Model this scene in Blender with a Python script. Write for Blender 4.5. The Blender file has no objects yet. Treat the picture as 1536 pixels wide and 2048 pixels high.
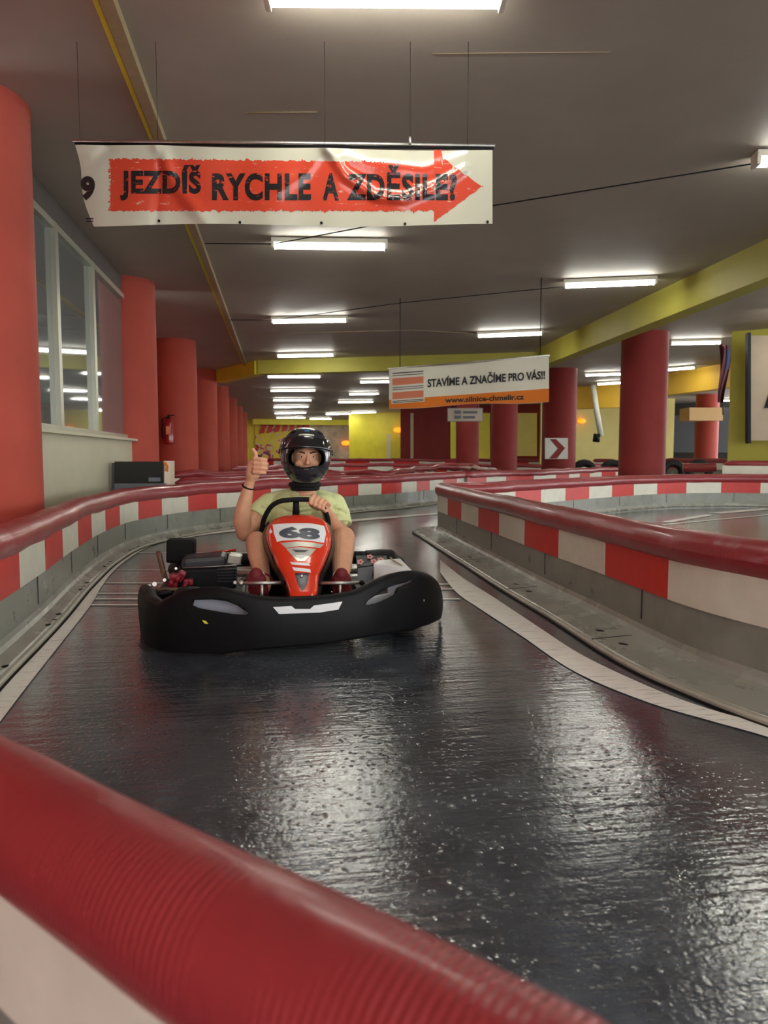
import bpy, bmesh, math, random
from mathutils import Vector, Matrix, noise

random.seed(7)
sc = bpy.context.scene
col = sc.collection

# ------------------------------------------------------------------ camera, world, exposure
CAM_H, F_PX, YAW, PITCH = 0.90, 1450.0, math.radians(8.36), math.atan(114/1450)
cd = bpy.data.cameras.new('camera'); cam = bpy.data.objects.new('camera', cd); col.objects.link(cam)
cd.sensor_fit = 'VERTICAL'; cd.sensor_height = 36; cd.lens = F_PX/2048*36
cd.clip_start = .02; cd.clip_end = 300
cam.location = (0, 0, CAM_H)
cam.rotation_euler = (math.pi/2-PITCH, 0, -YAW)
cd.dof.use_dof = True; cd.dof.focus_distance = 3.9; cd.dof.aperture_fstop = 4.0
sc.camera = cam
w = bpy.data.worlds.new('world'); sc.world = w; w.use_nodes = True
w.node_tree.nodes['Background'].inputs[0].default_value = (.98, .99, 1.0, 1)
w.node_tree.nodes['Background'].inputs[1].default_value = 2.9
sc.view_settings.view_transform = 'Standard'; sc.view_settings.look = 'None'
sc.view_settings.gamma = 1; sc.view_settings.use_curve_mapping = False
sc.view_settings.exposure = 0.85
TUBE_POWER = 20.0
TUBE_COLOR = (1.0, 1.0, .93, 1)
CEIL = 3.20

# ------------------------------------------------------------------ positions on the plan
C0 = Vector((0, 0, CAM_H))
FH = Vector((math.sin(YAW), math.cos(YAW), 0)); RH = Vector((math.cos(YAW), -math.sin(YAW), 0))
FW = FH*math.cos(PITCH) - Vector((0, 0, math.sin(PITCH))); UP = RH.cross(FW)
def ray(px, py): return FW + RH*((px-768)/F_PX) + UP*((1024-py)/F_PX)
def at_h(px, py, z):
    r = ray(px, py); return C0 + r*((z-CAM_H)/r.z)
def at_d(px, py, d):
    r = ray(px, py); return C0 + r*(d/r.dot(FH))
def plan(xc, d, z=0):
    v = RH*xc + FH*d; return Vector((v.x, v.y, z))

# ------------------------------------------------------------------ materials
MATS = {}
def nd(nt, t, **kw):
    n = nt.nodes.new(t)
    for k, v in kw.items():
        if k in n.inputs: n.inputs[k].default_value = v
        else: setattr(n, k, v)
    return n
def mat(name, color, rough=.5, metal=0, spec=.5, var=0, vscale=6, bump=0, bscale=40, coat=0, emit=None, estr=0, rvar=0, sub=0):
    m = bpy.data.materials.new(name); m.use_nodes = True; nt = m.node_tree
    b = nt.nodes['Principled BSDF']; L = nt.links.new
    c = tuple(color)+(1,) if len(color) == 3 else color
    b.inputs['Base Color'].default_value = c
    b.inputs['Roughness'].default_value = rough; b.inputs['Metallic'].default_value = metal
    b.inputs['Specular IOR Level'].default_value = spec; b.inputs['Coat Weight'].default_value = coat
    b.inputs['Coat Roughness'].default_value = .08
    tc = nd(nt, 'ShaderNodeTexCoord')
    if var:
        n = nd(nt, 'ShaderNodeTexNoise', Scale=vscale, Detail=5.0, Roughness=.6); L(tc.outputs['Object'], n.inputs['Vector'])
        mx = nd(nt, 'ShaderNodeMix', data_type='RGBA')
        mx.inputs[6].default_value = tuple(max(0, x*(1-var)) for x in c[:3])+(1,)
        mx.inputs[7].default_value = tuple(min(1, x*(1+var)) for x in c[:3])+(1,)
        rr = nd(nt, 'ShaderNodeMapRange'); rr.inputs[1].default_value = .3; rr.inputs[2].default_value = .7
        L(n.outputs['Fac'], rr.inputs[0]); L(rr.outputs[0], mx.inputs[0]); L(mx.outputs[2], b.inputs['Base Color'])
        if rvar:
            r2 = nd(nt, 'ShaderNodeMapRange'); r2.inputs[3].default_value = rough-rvar; r2.inputs[4].default_value = rough+rvar
            r2.inputs[1].default_value = .35; r2.inputs[2].default_value = .65
            L(n.outputs['Fac'], r2.inputs[0]); L(r2.outputs[0], b.inputs['Roughness'])
    if bump:
        n = nd(nt, 'ShaderNodeTexNoise', Scale=bscale, Detail=3.0); L(tc.outputs['Object'], n.inputs['Vector'])
        bp = nd(nt, 'ShaderNodeBump', Strength=bump, Distance=.01); L(n.outputs['Fac'], bp.inputs['Height']); L(bp.outputs[0], b.inputs['Normal'])
    if emit:
        b.inputs['Emission Color'].default_value = tuple(emit)+(1,); b.inputs['Emission Strength'].default_value = estr
    MATS[name] = m
    return m
def srgb(r, g, b):
    f = lambda v: (v/255/12.92) if v/255 <= .04045 else ((v/255+.055)/1.055)**2.4
    return (f(r), f(g), f(b))

M_red = mat('red wall paint', srgb(180, 76, 60), .55, var=.06, vscale=3, bump=.12, bscale=120, spec=.3)
M_darkred = mat('dark red paint', srgb(140, 50, 46), .6, var=.08, vscale=3, spec=.3)
M_cream = mat('cream wall paint', srgb(196, 192, 166), .5, var=.05, vscale=2, bump=.05)
M_yellow = mat('yellow paint', srgb(236, 224, 66), .5, var=.08, vscale=2)
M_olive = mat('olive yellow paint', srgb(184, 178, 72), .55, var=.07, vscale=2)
M_ochre = mat('ochre yellow paint', srgb(240, 194, 62), .5, var=.05, vscale=2)
M_pale = mat('pale yellow paint', srgb(240, 226, 140), .55, var=.04, vscale=2)
M_ceil = mat('brown ceiling paint', srgb(182, 172, 158), .6, var=.07, vscale=1.2, bump=.1, bscale=30, spec=.3)
M_ceil2 = mat('dark ceiling paint', srgb(92, 84, 78), .6, var=.08, vscale=1.2)
M_tan = mat('tan trim', srgb(176, 158, 120), .4, var=.1, vscale=20)
M_alu = mat('window aluminium', srgb(190, 190, 172), .35, metal=.5, spec=.5)
M_white = mat('white paint', srgb(226, 226, 208), .5, var=.05, vscale=15)
M_panelw = mat('white panel plastic', srgb(226, 224, 206), .4, var=.06, vscale=9, spec=.4)
M_panelr = mat('red panel plastic', srgb(206, 52, 44), .4, var=.07, vscale=9, spec=.4)
M_foot = mat('glossy grey barrier foot', srgb(152, 154, 143), .27, var=.09, vscale=4, bump=.15, bscale=25, spec=.6, rvar=.03)
M_conc = mat('grey barrier plastic', srgb(140, 143, 132), .38, var=.22, vscale=5, bump=.15, bscale=25, spec=.45, rvar=.12)
M_strip = mat('grey rubber edging', srgb(170, 168, 152), .45, var=.12, vscale=12)
M_black = mat('black plastic', (.005, .005, .006), .5, spec=.22, var=.3, vscale=30)
M_blackgloss = mat('black glossy', (.010, .010, .012), .12, spec=.6, coat=.6)
M_blackmatt = mat('black matt rubber', (.008, .008, .008), .7, spec=.2)
M_tyre = mat('tyre rubber', (.010, .010, .010), .55, spec=.3, bump=.3, bscale=60)
M_steel = mat('steel', (.55, .54, .50), .45, metal=1, var=.15, vscale=40)
M_rust = mat('rusty pipe metal', srgb(120, 98, 78), .5, metal=.5, var=.3, vscale=20)
M_kred = mat('red fairing plastic', srgb(224, 58, 30), .25, coat=.5, spec=.5)
M_kblackdk = mat('dark grey plastic', (.03, .032, .036), .35)
M_plate = mat('white number plate', srgb(232, 236, 238), .3, spec=.5)
M_digit = mat('grey digits', srgb(72, 78, 88), .4)
M_silver = mat('silver sticker', srgb(205, 205, 192), .28, metal=.35)
M_navy = mat('dark navy sticker', srgb(38, 42, 58), .3)
M_engine_red = mat('crimson engine part', srgb(150, 30, 46), .4, var=.2, vscale=40)
M_greybox = mat('grey plastic', srgb(120, 124, 130), .4, var=.1)
M_skin = mat('skin', srgb(214, 160, 126), .45, var=.07, vscale=25, spec=.4, bump=.05, bscale=200)
M_skin.node_tree.nodes['Principled BSDF'].inputs['Subsurface Weight'].default_value = .08
M_skin.node_tree.nodes['Principled BSDF'].inputs['Subsurface Scale'].default_value = .01
M_shirt = mat('light green cotton', srgb(214, 222, 162), .85, var=.05, vscale=8, bump=.25, bscale=300, spec=.2)
M_shorts = mat('dark shorts cloth', srgb(52, 54, 60), .85, bump=.2, bscale=200)
M_shoe = mat('maroon shoe cloth', srgb(112, 24, 30), .65, var=.1, vscale=30, bump=.3, bscale=200)
M_eye = mat('eye white', (.6, .58, .55), .2); M_iris = mat('iris dark', (.02, .015, .01), .15); M_brow = mat('eyebrow', (.05, .03, .02), .8)
M_logo = mat('blue badge', srgb(60, 130, 190), .3)
M_bw = mat('cream banner vinyl', srgb(184, 183, 164), .17, spec=.5, var=.03, vscale=3)
M_bk = mat('banner black ink', srgb(34, 34, 36), .32, spec=.5)
M_bkw = mat('worn black ink', srgb(34, 34, 36), .2)
M_orange = mat('orange print', srgb(232, 128, 36), .4)
M_salmon = mat('salmon print', srgb(226, 136, 104), .4)
M_lampo = mat('orange warning lamp', (1, .3, .03), .3, emit=(1, .20, .01), estr=1.3)
M_screen = mat('black screen', (.012, .012, .012), .25)
M_signw = mat('cream sign board', srgb(206, 190, 168), .5, var=.04, vscale=5)
M_extred = mat('extinguisher red', srgb(150, 26, 28), .25, coat=.4)
M_dark = mat('dark recess', srgb(22, 22, 28), .5)
M_dgrey = mat('dark grey paint', srgb(78, 78, 80), .5, var=.1)
M_flag = mat('flag cloth dark', srgb(90, 30, 52), .8); M_flagb = mat('flag cloth blue', srgb(40, 48, 110), .8)
M_tube = bpy.data.materials.new('lit fluorescent tube'); M_tube.use_nodes = True
_b = M_tube.node_tree.nodes['Principled BSDF']; _b.inputs['Base Color'].default_value = (1, 1, 1, 1)
_b.inputs['Emission Color'].default_value = TUBE_COLOR; _b.inputs['Emission Strength'].default_value = TUBE_POWER

# banner red: worn print
def worn_red():
    m = mat('worn red print', srgb(196, 68, 44), .17); nt = m.node_tree; L = nt.links.new; b = nt.nodes['Principled BSDF']
    tc = nd(nt, 'ShaderNodeTexCoord'); mp = nd(nt, 'ShaderNodeMapping'); mp.inputs['Scale'].default_value = (14, 14, 70)
    n = nd(nt, 'ShaderNodeTexNoise', Scale=1.0, Detail=6.0, Roughness=.7)
    L(tc.outputs['Object'], mp.inputs[0]); L(mp.outputs[0], n.inputs['Vector'])
    r = nd(nt, 'ShaderNodeMapRange'); r.inputs[1].default_value = .63; r.inputs[2].default_value = .68
    mx = nd(nt, 'ShaderNodeMix', data_type='RGBA'); mx.inputs[6].default_value = srgb(190, 66, 44)+(1,); mx.inputs[7].default_value = srgb(190, 180, 158)+(1,)
    L(n.outputs['Fac'], r.inputs[0]); L(r.outputs[0], mx.inputs[0]); L(mx.outputs[2], b.inputs['Base Color'])
    return m
M_worn = worn_red()
def worn_black():
    m = M_bkw; nt = m.node_tree; L = nt.links.new; b = nt.nodes['Principled BSDF']
    tc = nd(nt, 'ShaderNodeTexCoord'); mp = nd(nt, 'ShaderNodeMapping'); mp.inputs['Scale'].default_value = (22, 22, 55)
    n = nd(nt, 'ShaderNodeTexNoise', Scale=1.0, Detail=5.0, Roughness=.7); L(tc.outputs['Object'], mp.inputs[0]); L(mp.outputs[0], n.inputs['Vector'])
    r = nd(nt, 'ShaderNodeMapRange'); r.inputs[1].default_value = .60; r.inputs[2].default_value = .64
    mx = nd(nt, 'ShaderNodeMix', data_type='RGBA'); mx.inputs[6].default_value = srgb(30, 30, 32)+(1,); mx.inputs[7].default_value = srgb(180, 70, 48)+(1,)
    L(n.outputs['Fac'], r.inputs[0]); L(r.outputs[0], mx.inputs[0]); L(mx.outputs[2], b.inputs['Base Color'])
worn_black()
# ribbed barrier hose: UV v = metres along the hose
def hose(name, color, rough=.33):
    m = mat(name, color, rough, spec=.5, coat=.15); nt = m.node_tree; L = nt.links.new; b = nt.nodes['Principled BSDF']
    uv = nd(nt, 'ShaderNodeUVMap'); sp = nd(nt, 'ShaderNodeSeparateXYZ'); L(uv.outputs[0], sp.inputs[0])
    mu = nd(nt, 'ShaderNodeMath', operation='MULTIPLY'); mu.inputs[1].default_value = 2*math.pi/.0085; L(sp.outputs[1], mu.inputs[0])
    sn = nd(nt, 'ShaderNodeMath', operation='SINE'); L(mu.outputs[0], sn.inputs[0])
    tc = nd(nt, 'ShaderNodeTexCoord')
    n = nd(nt, 'ShaderNodeTexNoise', Scale=5.0, Detail=4.0); L(tc.outputs['Object'], n.inputs['Vector'])
    n2 = nd(nt, 'ShaderNodeTexNoise', Scale=60.0, Detail=3.0); L(tc.outputs['Object'], n2.inputs['Vector'])
    r = nd(nt, 'ShaderNodeMapRange'); r.inputs[1].default_value = .42; r.inputs[2].default_value = .6; L(n.outputs['Fac'], r.inputs[0])
    am = nd(nt, 'ShaderNodeMath', operation='MULTIPLY'); L(sn.outputs[0], am.inputs[0]); L(r.outputs[0], am.inputs[1])
    ad = nd(nt, 'ShaderNodeMath', operation='MULTIPLY_ADD'); L(n2.outputs['Fac'], ad.inputs[0]); ad.inputs[1].default_value = 1.2; L(am.outputs[0], ad.inputs[2])
    bp = nd(nt, 'ShaderNodeBump', Strength=.5, Distance=.0016); L(ad.outputs[0], bp.inputs['Height']); L(bp.outputs[0], b.inputs['Normal'])
    mx = nd(nt, 'ShaderNodeMix', data_type='RGBA'); mx.inputs[6].default_value = tuple(c*.8 for c in color)+(1,); mx.inputs[7].default_value = tuple(c*1.15 for c in color)+(1,)
    L(n.outputs['Fac'], mx.inputs[0]); L(mx.outputs[2], b.inputs['Base Color'])
    return m
M_hose = hose('dark red ribbed hose', srgb(152, 50, 55), .33)

def floor_mat():
    m = bpy.data.materials.new('polished dark asphalt'); m.use_nodes = True; nt = m.node_tree; L = nt.links.new
    b = nt.nodes['Principled BSDF']; tc = nd(nt, 'ShaderNodeTexCoord'); o = tc.outputs['Object']
    def N(s, d=4.0, r=.55, dist=0.0):
        n = nd(nt, 'ShaderNodeTexNoise', Scale=s, Detail=d, Roughness=r, Distortion=dist); L(o, n.inputs['Vector']); return n.outputs['Fac']
    def MR(x, a, c, lo, hi):
        r = nd(nt, 'ShaderNodeMapRange'); L(x, r.inputs[0])
        for i, v in enumerate((a, c, lo, hi)): r.inputs[i+1].default_value = v
        return r.outputs[0]
    def MA(op, x, y):
        n = nd(nt, 'ShaderNodeMath', operation=op)
        for i, v in enumerate((x, y)):
            if isinstance(v, (int, float)): n.inputs[i].default_value = v
            else: L(v, n.inputs[i])
        return n.outputs[0]
    big = N(.9, 5, .6, .4); mid = N(5, 5, .65, .6); fine = N(55, 3, .6); grit = N(140, 2, .5)
    mx = nd(nt, 'ShaderNodeMix', data_type='RGBA'); mx.inputs[6].default_value = srgb(48, 55, 64)+(1,); mx.inputs[7].default_value = srgb(78, 87, 98)+(1,)
    L(MR(MA('ADD', big, mid), .8, 1.2, 0, 1), mx.inputs[0]); L(mx.outputs[2], b.inputs['Base Color'])
    rg = MA('ADD', MR(big, .35, .65, .10, .22), MR(mid, .35, .65, -.03, .06)); L(rg, b.inputs['Roughness'])
    b.inputs['Specular IOR Level'].default_value = 1.0
    patch = MR(N(.55, 3, .5, .3), .44, .58, .12, 1)
    vo = nd(nt, 'ShaderNodeTexVoronoi', Scale=42.0); L(o, vo.inputs['Vector'])
    bead = MA('MULTIPLY', MR(vo.outputs['Distance'], .05, .30, 1, 0), patch)
    mps = nd(nt, 'ShaderNodeMapping'); mps.inputs['Scale'].default_value = (2.2, 26, 1); L(o, mps.inputs[0])
    ns = nd(nt, 'ShaderNodeTexNoise', Scale=1.0, Detail=4.0, Roughness=.6); L(mps.outputs[0], ns.inputs['Vector'])
    h0 = MA('MULTIPLY', ns.outputs['Fac'], 1.3)
    h = MA('ADD', MA('ADD', h0, MA('MULTIPLY', bead, .8)), MA('ADD', MA('MULTIPLY', fine, .55), MA('MULTIPLY', mid, 1.6)))
    h = MA('ADD', h, MA('MULTIPLY', big, 2.5))
    bp = nd(nt, 'ShaderNodeBump', Strength=.55, Distance=.0035); L(h, bp.inputs['Height']); L(bp.outputs[0], b.inputs['Normal']); L(bp.outputs[0], b.inputs['Coat Normal'])
    b.inputs['Coat Weight'].default_value = .8; b.inputs['Coat Roughness'].default_value = .13; b.inputs['Coat IOR'].default_value = 1.6
    return m
M_floor = floor_mat()

def paintline_mat():
    m = mat('worn white road paint', srgb(206, 206, 194), .38); nt = m.node_tree; L = nt.links.new; b = nt.nodes['Principled BSDF']
    tc = nd(nt, 'ShaderNodeTexCoord'); mp = nd(nt, 'ShaderNodeMapping'); mp.inputs['Scale'].default_value = (6, 60, 6)
    n = nd(nt, 'ShaderNodeTexNoise', Scale=1.0, Detail=5.0, Roughness=.65); L(tc.outputs['Object'], mp.inputs[0]); L(mp.outputs[0], n.inputs['Vector'])
    r = nd(nt, 'ShaderNodeMapRange'); r.inputs[1].default_value = .56; r.inputs[2].default_value = .66; L(n.outputs['Fac'], r.inputs[0])
    mx = nd(nt, 'ShaderNodeMix', data_type='RGBA'); mx.inputs[6].default_value = srgb(252, 252, 244)+(1,); mx.inputs[7].default_value = srgb(186, 186, 180)+(1,)
    L(r.outputs[0], mx.inputs[0]); L(mx.outputs[2], b.inputs['Base Color'])
    return m
M_line = paintline_mat()

def glass_mat():
    m = bpy.data.materials.new('reflective window glass'); m.use_nodes = True; nt = m.node_tree; L = nt.links.new
    b = nt.nodes['Principled BSDF']; b.inputs['Base Color'].default_value = srgb(112, 118, 116)+(1,)
    b.inputs['Roughness'].default_value = .04; b.inputs['Specular IOR Level'].default_value = 1.0; b.inputs['IOR'].default_value = 1.9
    b.inputs['Transmission Weight'].default_value = .1
    return m
M_glass = glass_mat()

# ------------------------------------------------------------------ mesh builder
def V(*a): return Vector(a)
def smoothstep(x): x = max(0, min(1, x)); return x*x*(3-2*x)
class MB:
    def __init__(s): s.v = []; s.f = []; s.m = []; s.mats = []; s.uv = None; s.sm = []
    def mi(s, m):
        if m not in s.mats: s.mats.append(m)
        return s.mats.index(m)
    def add(s, vs, fs, m, smooth=False):
        o = len(s.v); s.v += [Vector(p) for p in vs]; i = s.mi(m)
        for f in fs: s.f.append(tuple(o+k for k in f)); s.m.append(i); s.sm.append(smooth)
        return s
    def box(s, c, size, m, rot=None, bev=0):
        c = Vector(c); R = rot or Matrix.Identity(3)
        bm = bmesh.new(); bmesh.ops.create_cube(bm, size=1)
        for v in bm.verts: v.co = Vector((v.co.x*size[0], v.co.y*size[1], v.co.z*size[2]))
        if bev: bmesh.ops.bevel(bm, geom=list(bm.edges), offset=bev, segments=2, affect='EDGES', profile=.6)
        bm.verts.index_update()
        s.add([c+R@v.co for v in bm.verts], [[v.index for v in f.verts] for f in bm.faces], m); bm.free(); return s
    def tube(s, pts, r, m, n=12, closed=False, cap=True, smooth=True):
        pts = [Vector(p) for p in pts]; N = len(pts); rs = r if isinstance(r, (list, tuple)) else [r]*N
        vs = []; fs = []
        t0 = (pts[1]-pts[0]).normalized(); a = Vector((0, 0, 1)) if abs(t0.z) < .9 else Vector((1, 0, 0)); u = t0.cross(a).normalized()
        for i, p in enumerate(pts):
            if closed: t = (pts[(i+1) % N]-pts[i-1]).normalized()
            else: t = (pts[min(i+1, N-1)]-pts[max(i-1, 0)]).normalized()
            u = (u-t*u.dot(t)).normalized(); w_ = t.cross(u)
            for k in range(n):
                an = 2*math.pi*k/n; vs.append(p+(u*math.cos(an)+w_*math.sin(an))*rs[i])
        for i in range(N if closed else N-1):
            j = (i+1) % N
            for k in range(n): fs.append((i*n+k, i*n+(k+1) % n, j*n+(k+1) % n, j*n+k))
        s.add(vs, fs, m, smooth)
        if cap and not closed:
            s.add(vs[:n], [tuple(range(n))[::-1]], m); s.add(vs[-n:], [tuple(range(n))], m)
        return s
    def ball(s, c, r, m, rot=None, n=20, k=12):
        c = Vector(c); r = (r, r, r) if isinstance(r, (int, float)) else r; R = rot or Matrix.Identity(3); vs = []; fs = []
        for i in range(k+1):
            th = math.pi*i/k
            for j in range(n):
                ph = 2*math.pi*j/n; vs.append(c+R@Vector((r[0]*math.sin(th)*math.cos(ph), r[1]*math.sin(th)*math.sin(ph), r[2]*math.cos(th))))
        for i in range(k):
            for j in range(n): fs.append((i*n+j, (i+1)*n+j, (i+1)*n+(j+1) % n, i*n+(j+1) % n))
        return s.add(vs, fs, m, True)
    def grid(s, fn, nu, nv, m, smooth=True, flip=False):
        vs = [fn(i/nu, j/nv) for j in range(nv+1) for i in range(nu+1)]; fs = []
        for j in range(nv):
            for i in range(nu):
                a = j*(nu+1)+i; q = (a, a+1, a+nu+2, a+nu+1); fs.append(q[::-1] if flip else q)
        return s.add(vs, fs, m, smooth)
    def prism(s, poly, mp, depth, m):     # poly 2-D outline, mp(x, y, t) -> 3-D point, t in {0, depth}
        n = len(poly); a = [mp(x, y, 0) for x, y in poly]; b = [mp(x, y, depth) for x, y in poly]
        s.add(a+b, [tuple(range(n)), tuple(range(2*n-1, n-1, -1))]+[(i, i+n, (i+1) % n+n, (i+1) % n) for i in range(n)], m); return s
    def build(s, name, parent=None, mods=None, weld=True, fixn=True):
        me = bpy.data.meshes.new(name); me.from_pydata([tuple(v) for v in s.v], [], s.f)
        for m in s.mats: me.materials.append(m)
        me.polygons.foreach_set('material_index', s.m); me.polygons.foreach_set('use_smooth', s.sm)
        if s.uv is not None:
            l = me.uv_layers.new(name='UVMap')
            for lp in me.loops: l.data[lp.index].uv = s.uv[lp.vertex_index]
        if weld or fixn:
            bm = bmesh.new(); bm.from_mesh(me)
            if weld: bmesh.ops.remove_doubles(bm, verts=bm.verts, dist=1e-5)
            if fixn: bmesh.ops.recalc_face_normals(bm, faces=bm.faces)
            bm.to_mesh(me); bm.free()
        me.update()
        o = bpy.data.objects.new(name, me); col.objects.link(o)
        if parent: o.parent = parent; o.matrix_parent_inverse = parent.matrix_basis.inverted()
        return o
def bake(o, mods):
    """apply modifiers given as (type, {props}) and store the result as the object's own mesh"""
    for t, kw in mods:
        md = o.modifiers.new(t, t)
        for k, v in kw.items(): setattr(md, k, v)
    dg = bpy.context.evaluated_depsgraph_get(); dg.update(); ev = o.evaluated_get(dg)
    me = bpy.data.meshes.new_from_object(ev, preserve_all_data_layers=True, depsgraph=dg)
    o.modifiers.clear(); o.data = me
    return o
def tag(o, label=None, cat=None, group=None, kind=None):
    if label: o['label'] = label
    if cat: o['category'] = cat
    if group: o['group'] = group
    if kind: o['kind'] = kind
    return o
def empty(name, loc=(0, 0, 0), rz=0):
    o = bpy.data.objects.new(name, None); col.objects.link(o); o.location = loc; o.rotation_euler = (0, 0, rz); o.empty_display_size = .1; return o
def struct(name, mb, **kw): o = mb.build(name, **kw); o['kind'] = 'structure'; return o
def text_mesh(txt, bold=0.0, spacing=1.0):
    """letters as flat triangles, scaled so that the block spans 0..1 in x and 0..1 in y"""
    cu = bpy.data.curves.new('t', 'FONT'); cu.body = txt; cu.size = 1; cu.offset = bold; cu.space_character = spacing; cu.fill_mode = 'FRONT'; cu.resolution_u = 4
    o = bpy.data.objects.new('t', cu); col.objects.link(o); dg = bpy.context.evaluated_depsgraph_get(); dg.update()
    me = bpy.data.meshes.new_from_object(o.evaluated_get(dg)); bpy.data.objects.remove(o)
    bm = bmesh.new(); bm.from_mesh(me); bmesh.ops.triangulate(bm, faces=bm.faces)
    for _ in range(3):
        es = [e for e in bm.edges if e.calc_length() > .12]
        if not es: break
        bmesh.ops.subdivide_edges(bm, edges=es, cuts=1); bmesh.ops.triangulate(bm, faces=bm.faces)
    bm.verts.index_update(); vs = [v.co.copy() for v in bm.verts]; fs = [[v.index for v in f.verts] for f in bm.faces]; bm.free()
    x0 = min(v.x for v in vs); x1 = max(v.x for v in vs); y0 = min(v.y for v in vs); y1 = max(v.y for v in vs)
    return [((v.x-x0)/(x1-x0), (v.y-y0)/(y1-y0)) for v in vs], fs
def catmull(P, step):
    P = [Vector(p) for p in P]; out = []
    Q = [P[0]*2-P[1]]+P+[P[-1]*2-P[-2]]
    for i in range(1, len(Q)-2):
        a, b, c, d = Q[i-1:i+3]; n = max(2, int((c-b).length/step*2))
        for k in range(n):
            t = k/n; out.append(.5*((2*b)+(c-a)*t+(2*a-5*b+4*c-d)*t*t+(-a+3*b-3*c+d)*t*t*t))
    out.append(P[-1])
    res = [out[0]]; acc = 0
    for i in range(1, len(out)):            # even spacing
        seg = (out[i]-out[i-1]).length
        if seg < 1e-9: continue
        d = step-acc
        while d <= seg: res.append(out[i-1].lerp(out[i], d/seg)); d += step
        acc = (acc+seg) % step if d > step-acc else acc+seg
        acc = seg-(d-step) 
    if (res[-1]-out[-1]).length > step*.3: res.append(out[-1])
    return res

# ------------------------------------------------------------------ the setting
XW = -2.03
mb = MB(); mb.grid(lambda u, v: V(-4+26*u, -7+58*v, 0), 2, 2, M_floor, smooth=False); struct('floor', mb)
mb = MB(); mb.box((9, 22, CEIL+.1), (26, 58, .2), M_ceil); struct('ceiling', mb)
def wallbox(name, a, b, z0, z1, t, m):
    a = Vector((a[0], a[1])); b = Vector((b[0], b[1])); d = b-a; L_ = d.length
    R = Matrix.Rotation(math.atan2(d.y, d.x), 3, 'Z'); c = (a+b)/2
    mb = MB(); mb.box((c.x, c.y, (z0+z1)/2), (L_, t, z1-z0), m, rot=R); return struct(name, mb)
wallbox('wall_left', (XW-.52, 10.85), (XW-.52, 49), 0, CEIL, .16, M_red)
wallbox('wall_left', (XW-.52, -7), (XW-.52, 4.78), 0, CEIL, .16, M_red)
WB0, WB1 = 5.26, 10.35
sill = at_h(250, 885, 0)
wallbox('wall_left', (XW, WB0), (XW, WB1), 0, 1.09, .30, M_cream)
wallbox('wall_left', (XW, WB0), (XW, WB1), 2.96, CEIL, .16, M_ceil2)

wallbox('wall_back', (-4, 49), (22, 49), 0, CEIL, .2, M_yellow)

# window between the first two columns
wn = empty('window_1', (XW, WB0, 0)); wn['kind'] = 'structure'
ym = [WB0+.35, 6.98, 8.30, 9.96]
zt, zb = 2.96, 1.13
mb = MB(); mb.box((XW+.06, (ym[0]+ym[3])/2, zt-.03), (.09, ym[3]-ym[0], .06), M_alu); mb.box((XW+.06, (ym[0]+ym[3])/2, zb), (.09, ym[3]-ym[0], .07), M_alu)
for i, y in enumerate(ym): mb.box((XW+.06, y, (zt+zb)/2), (.10, .09 if i < 3 else .12, zt-zb), M_alu)
mb.build('window_frame', wn)
for i in range(3):
    mb = MB(); mb.box((XW+.055, (ym[i]+ym[i+1])/2, (zt+zb)/2), (.02, ym[i+1]-ym[i], zt-zb), M_glass); mb.build('window_pane', wn)
mb = MB(); mb.box((XW+.12, (ym[0]+ym[3])/2, 1.095), (.20, ym[3]-ym[0]+.1, .03), M_cream, bev=.004); mb.build('window_sill', wn)
mb = MB(); mb.box((XW-.6, (WB0+WB1)/2, 1.6), (.1, 5.2, 3.2), M_dgrey); struct('wall_left', mb)
mb = MB(); mb.box((XW-.3, WB1+.2, 1.6), (.7, .1, 3.2), M_dgrey); struct('wall_left', mb)
mb = MB(); mb.box((XW-.3, WB0-.2, 1.6), (.7, .1, 3.2), M_dgrey); struct('wall_left', mb)

# round columns
def column(x, y, r, m, label, group, z1=CEIL):
    mb = MB(); n = 48
    prof = [(r, 0), (r, z1-.02), (r*1.015, z1-.015), (r*1.015, z1)]
    vs = []; fs = []
    for rr, z in prof:
        for k in range(n): a = 2*math.pi*k/n; vs.append(V(x+rr*math.cos(a), y+rr*math.sin(a), z))
    for i in range(len(prof)-1):
        for k in range(n): fs.append((i*n+k, i*n+(k+1) % n, (i+1)*n+(k+1) % n, (i+1)*n+k))
    mb.add(vs, fs, m, True); o = mb.build('column', weld=False)
    return tag(o, label, 'column', group, 'thing')
names = ['thick red round column in front of the window, cut by the photo edge', 'red round column where the window ends, beside the cream wall',
         'red round column carrying the fire extinguisher', 'fourth red column along the window wall, just past the extinguisher column',
         'fifth red column along the window wall', 'sixth red column along the window wall', 'seventh red column along the window wall', 'last red column in the row along the window wall']
for i in range(8): column(XW, 5.26+5.05*i, .425, M_red, names[i], 'red columns along the window wall')
def col_at(px, d, r, m, label): p = at_d(px, 900, d); return column(p.x, p.y, r, m, label, 'dark red columns across the hall')
col_at(1284, 14.0, .43, M_darkred, 'broad dark red round column right of the orange banner')
col_at(1117, 19.8, .455, M_darkred, 'dark red column with the chevron sign on it')
col_at(1008, 25, .45, M_darkred, 'dark red column beneath the middle of the orange banner')
col_at(1412, 28, .42, M_red, 'bright red column wrapped by a tan box sign')
col_at(935, 30, .46, M_darkred, 'distant dark red column below the small hanging sign')

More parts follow.
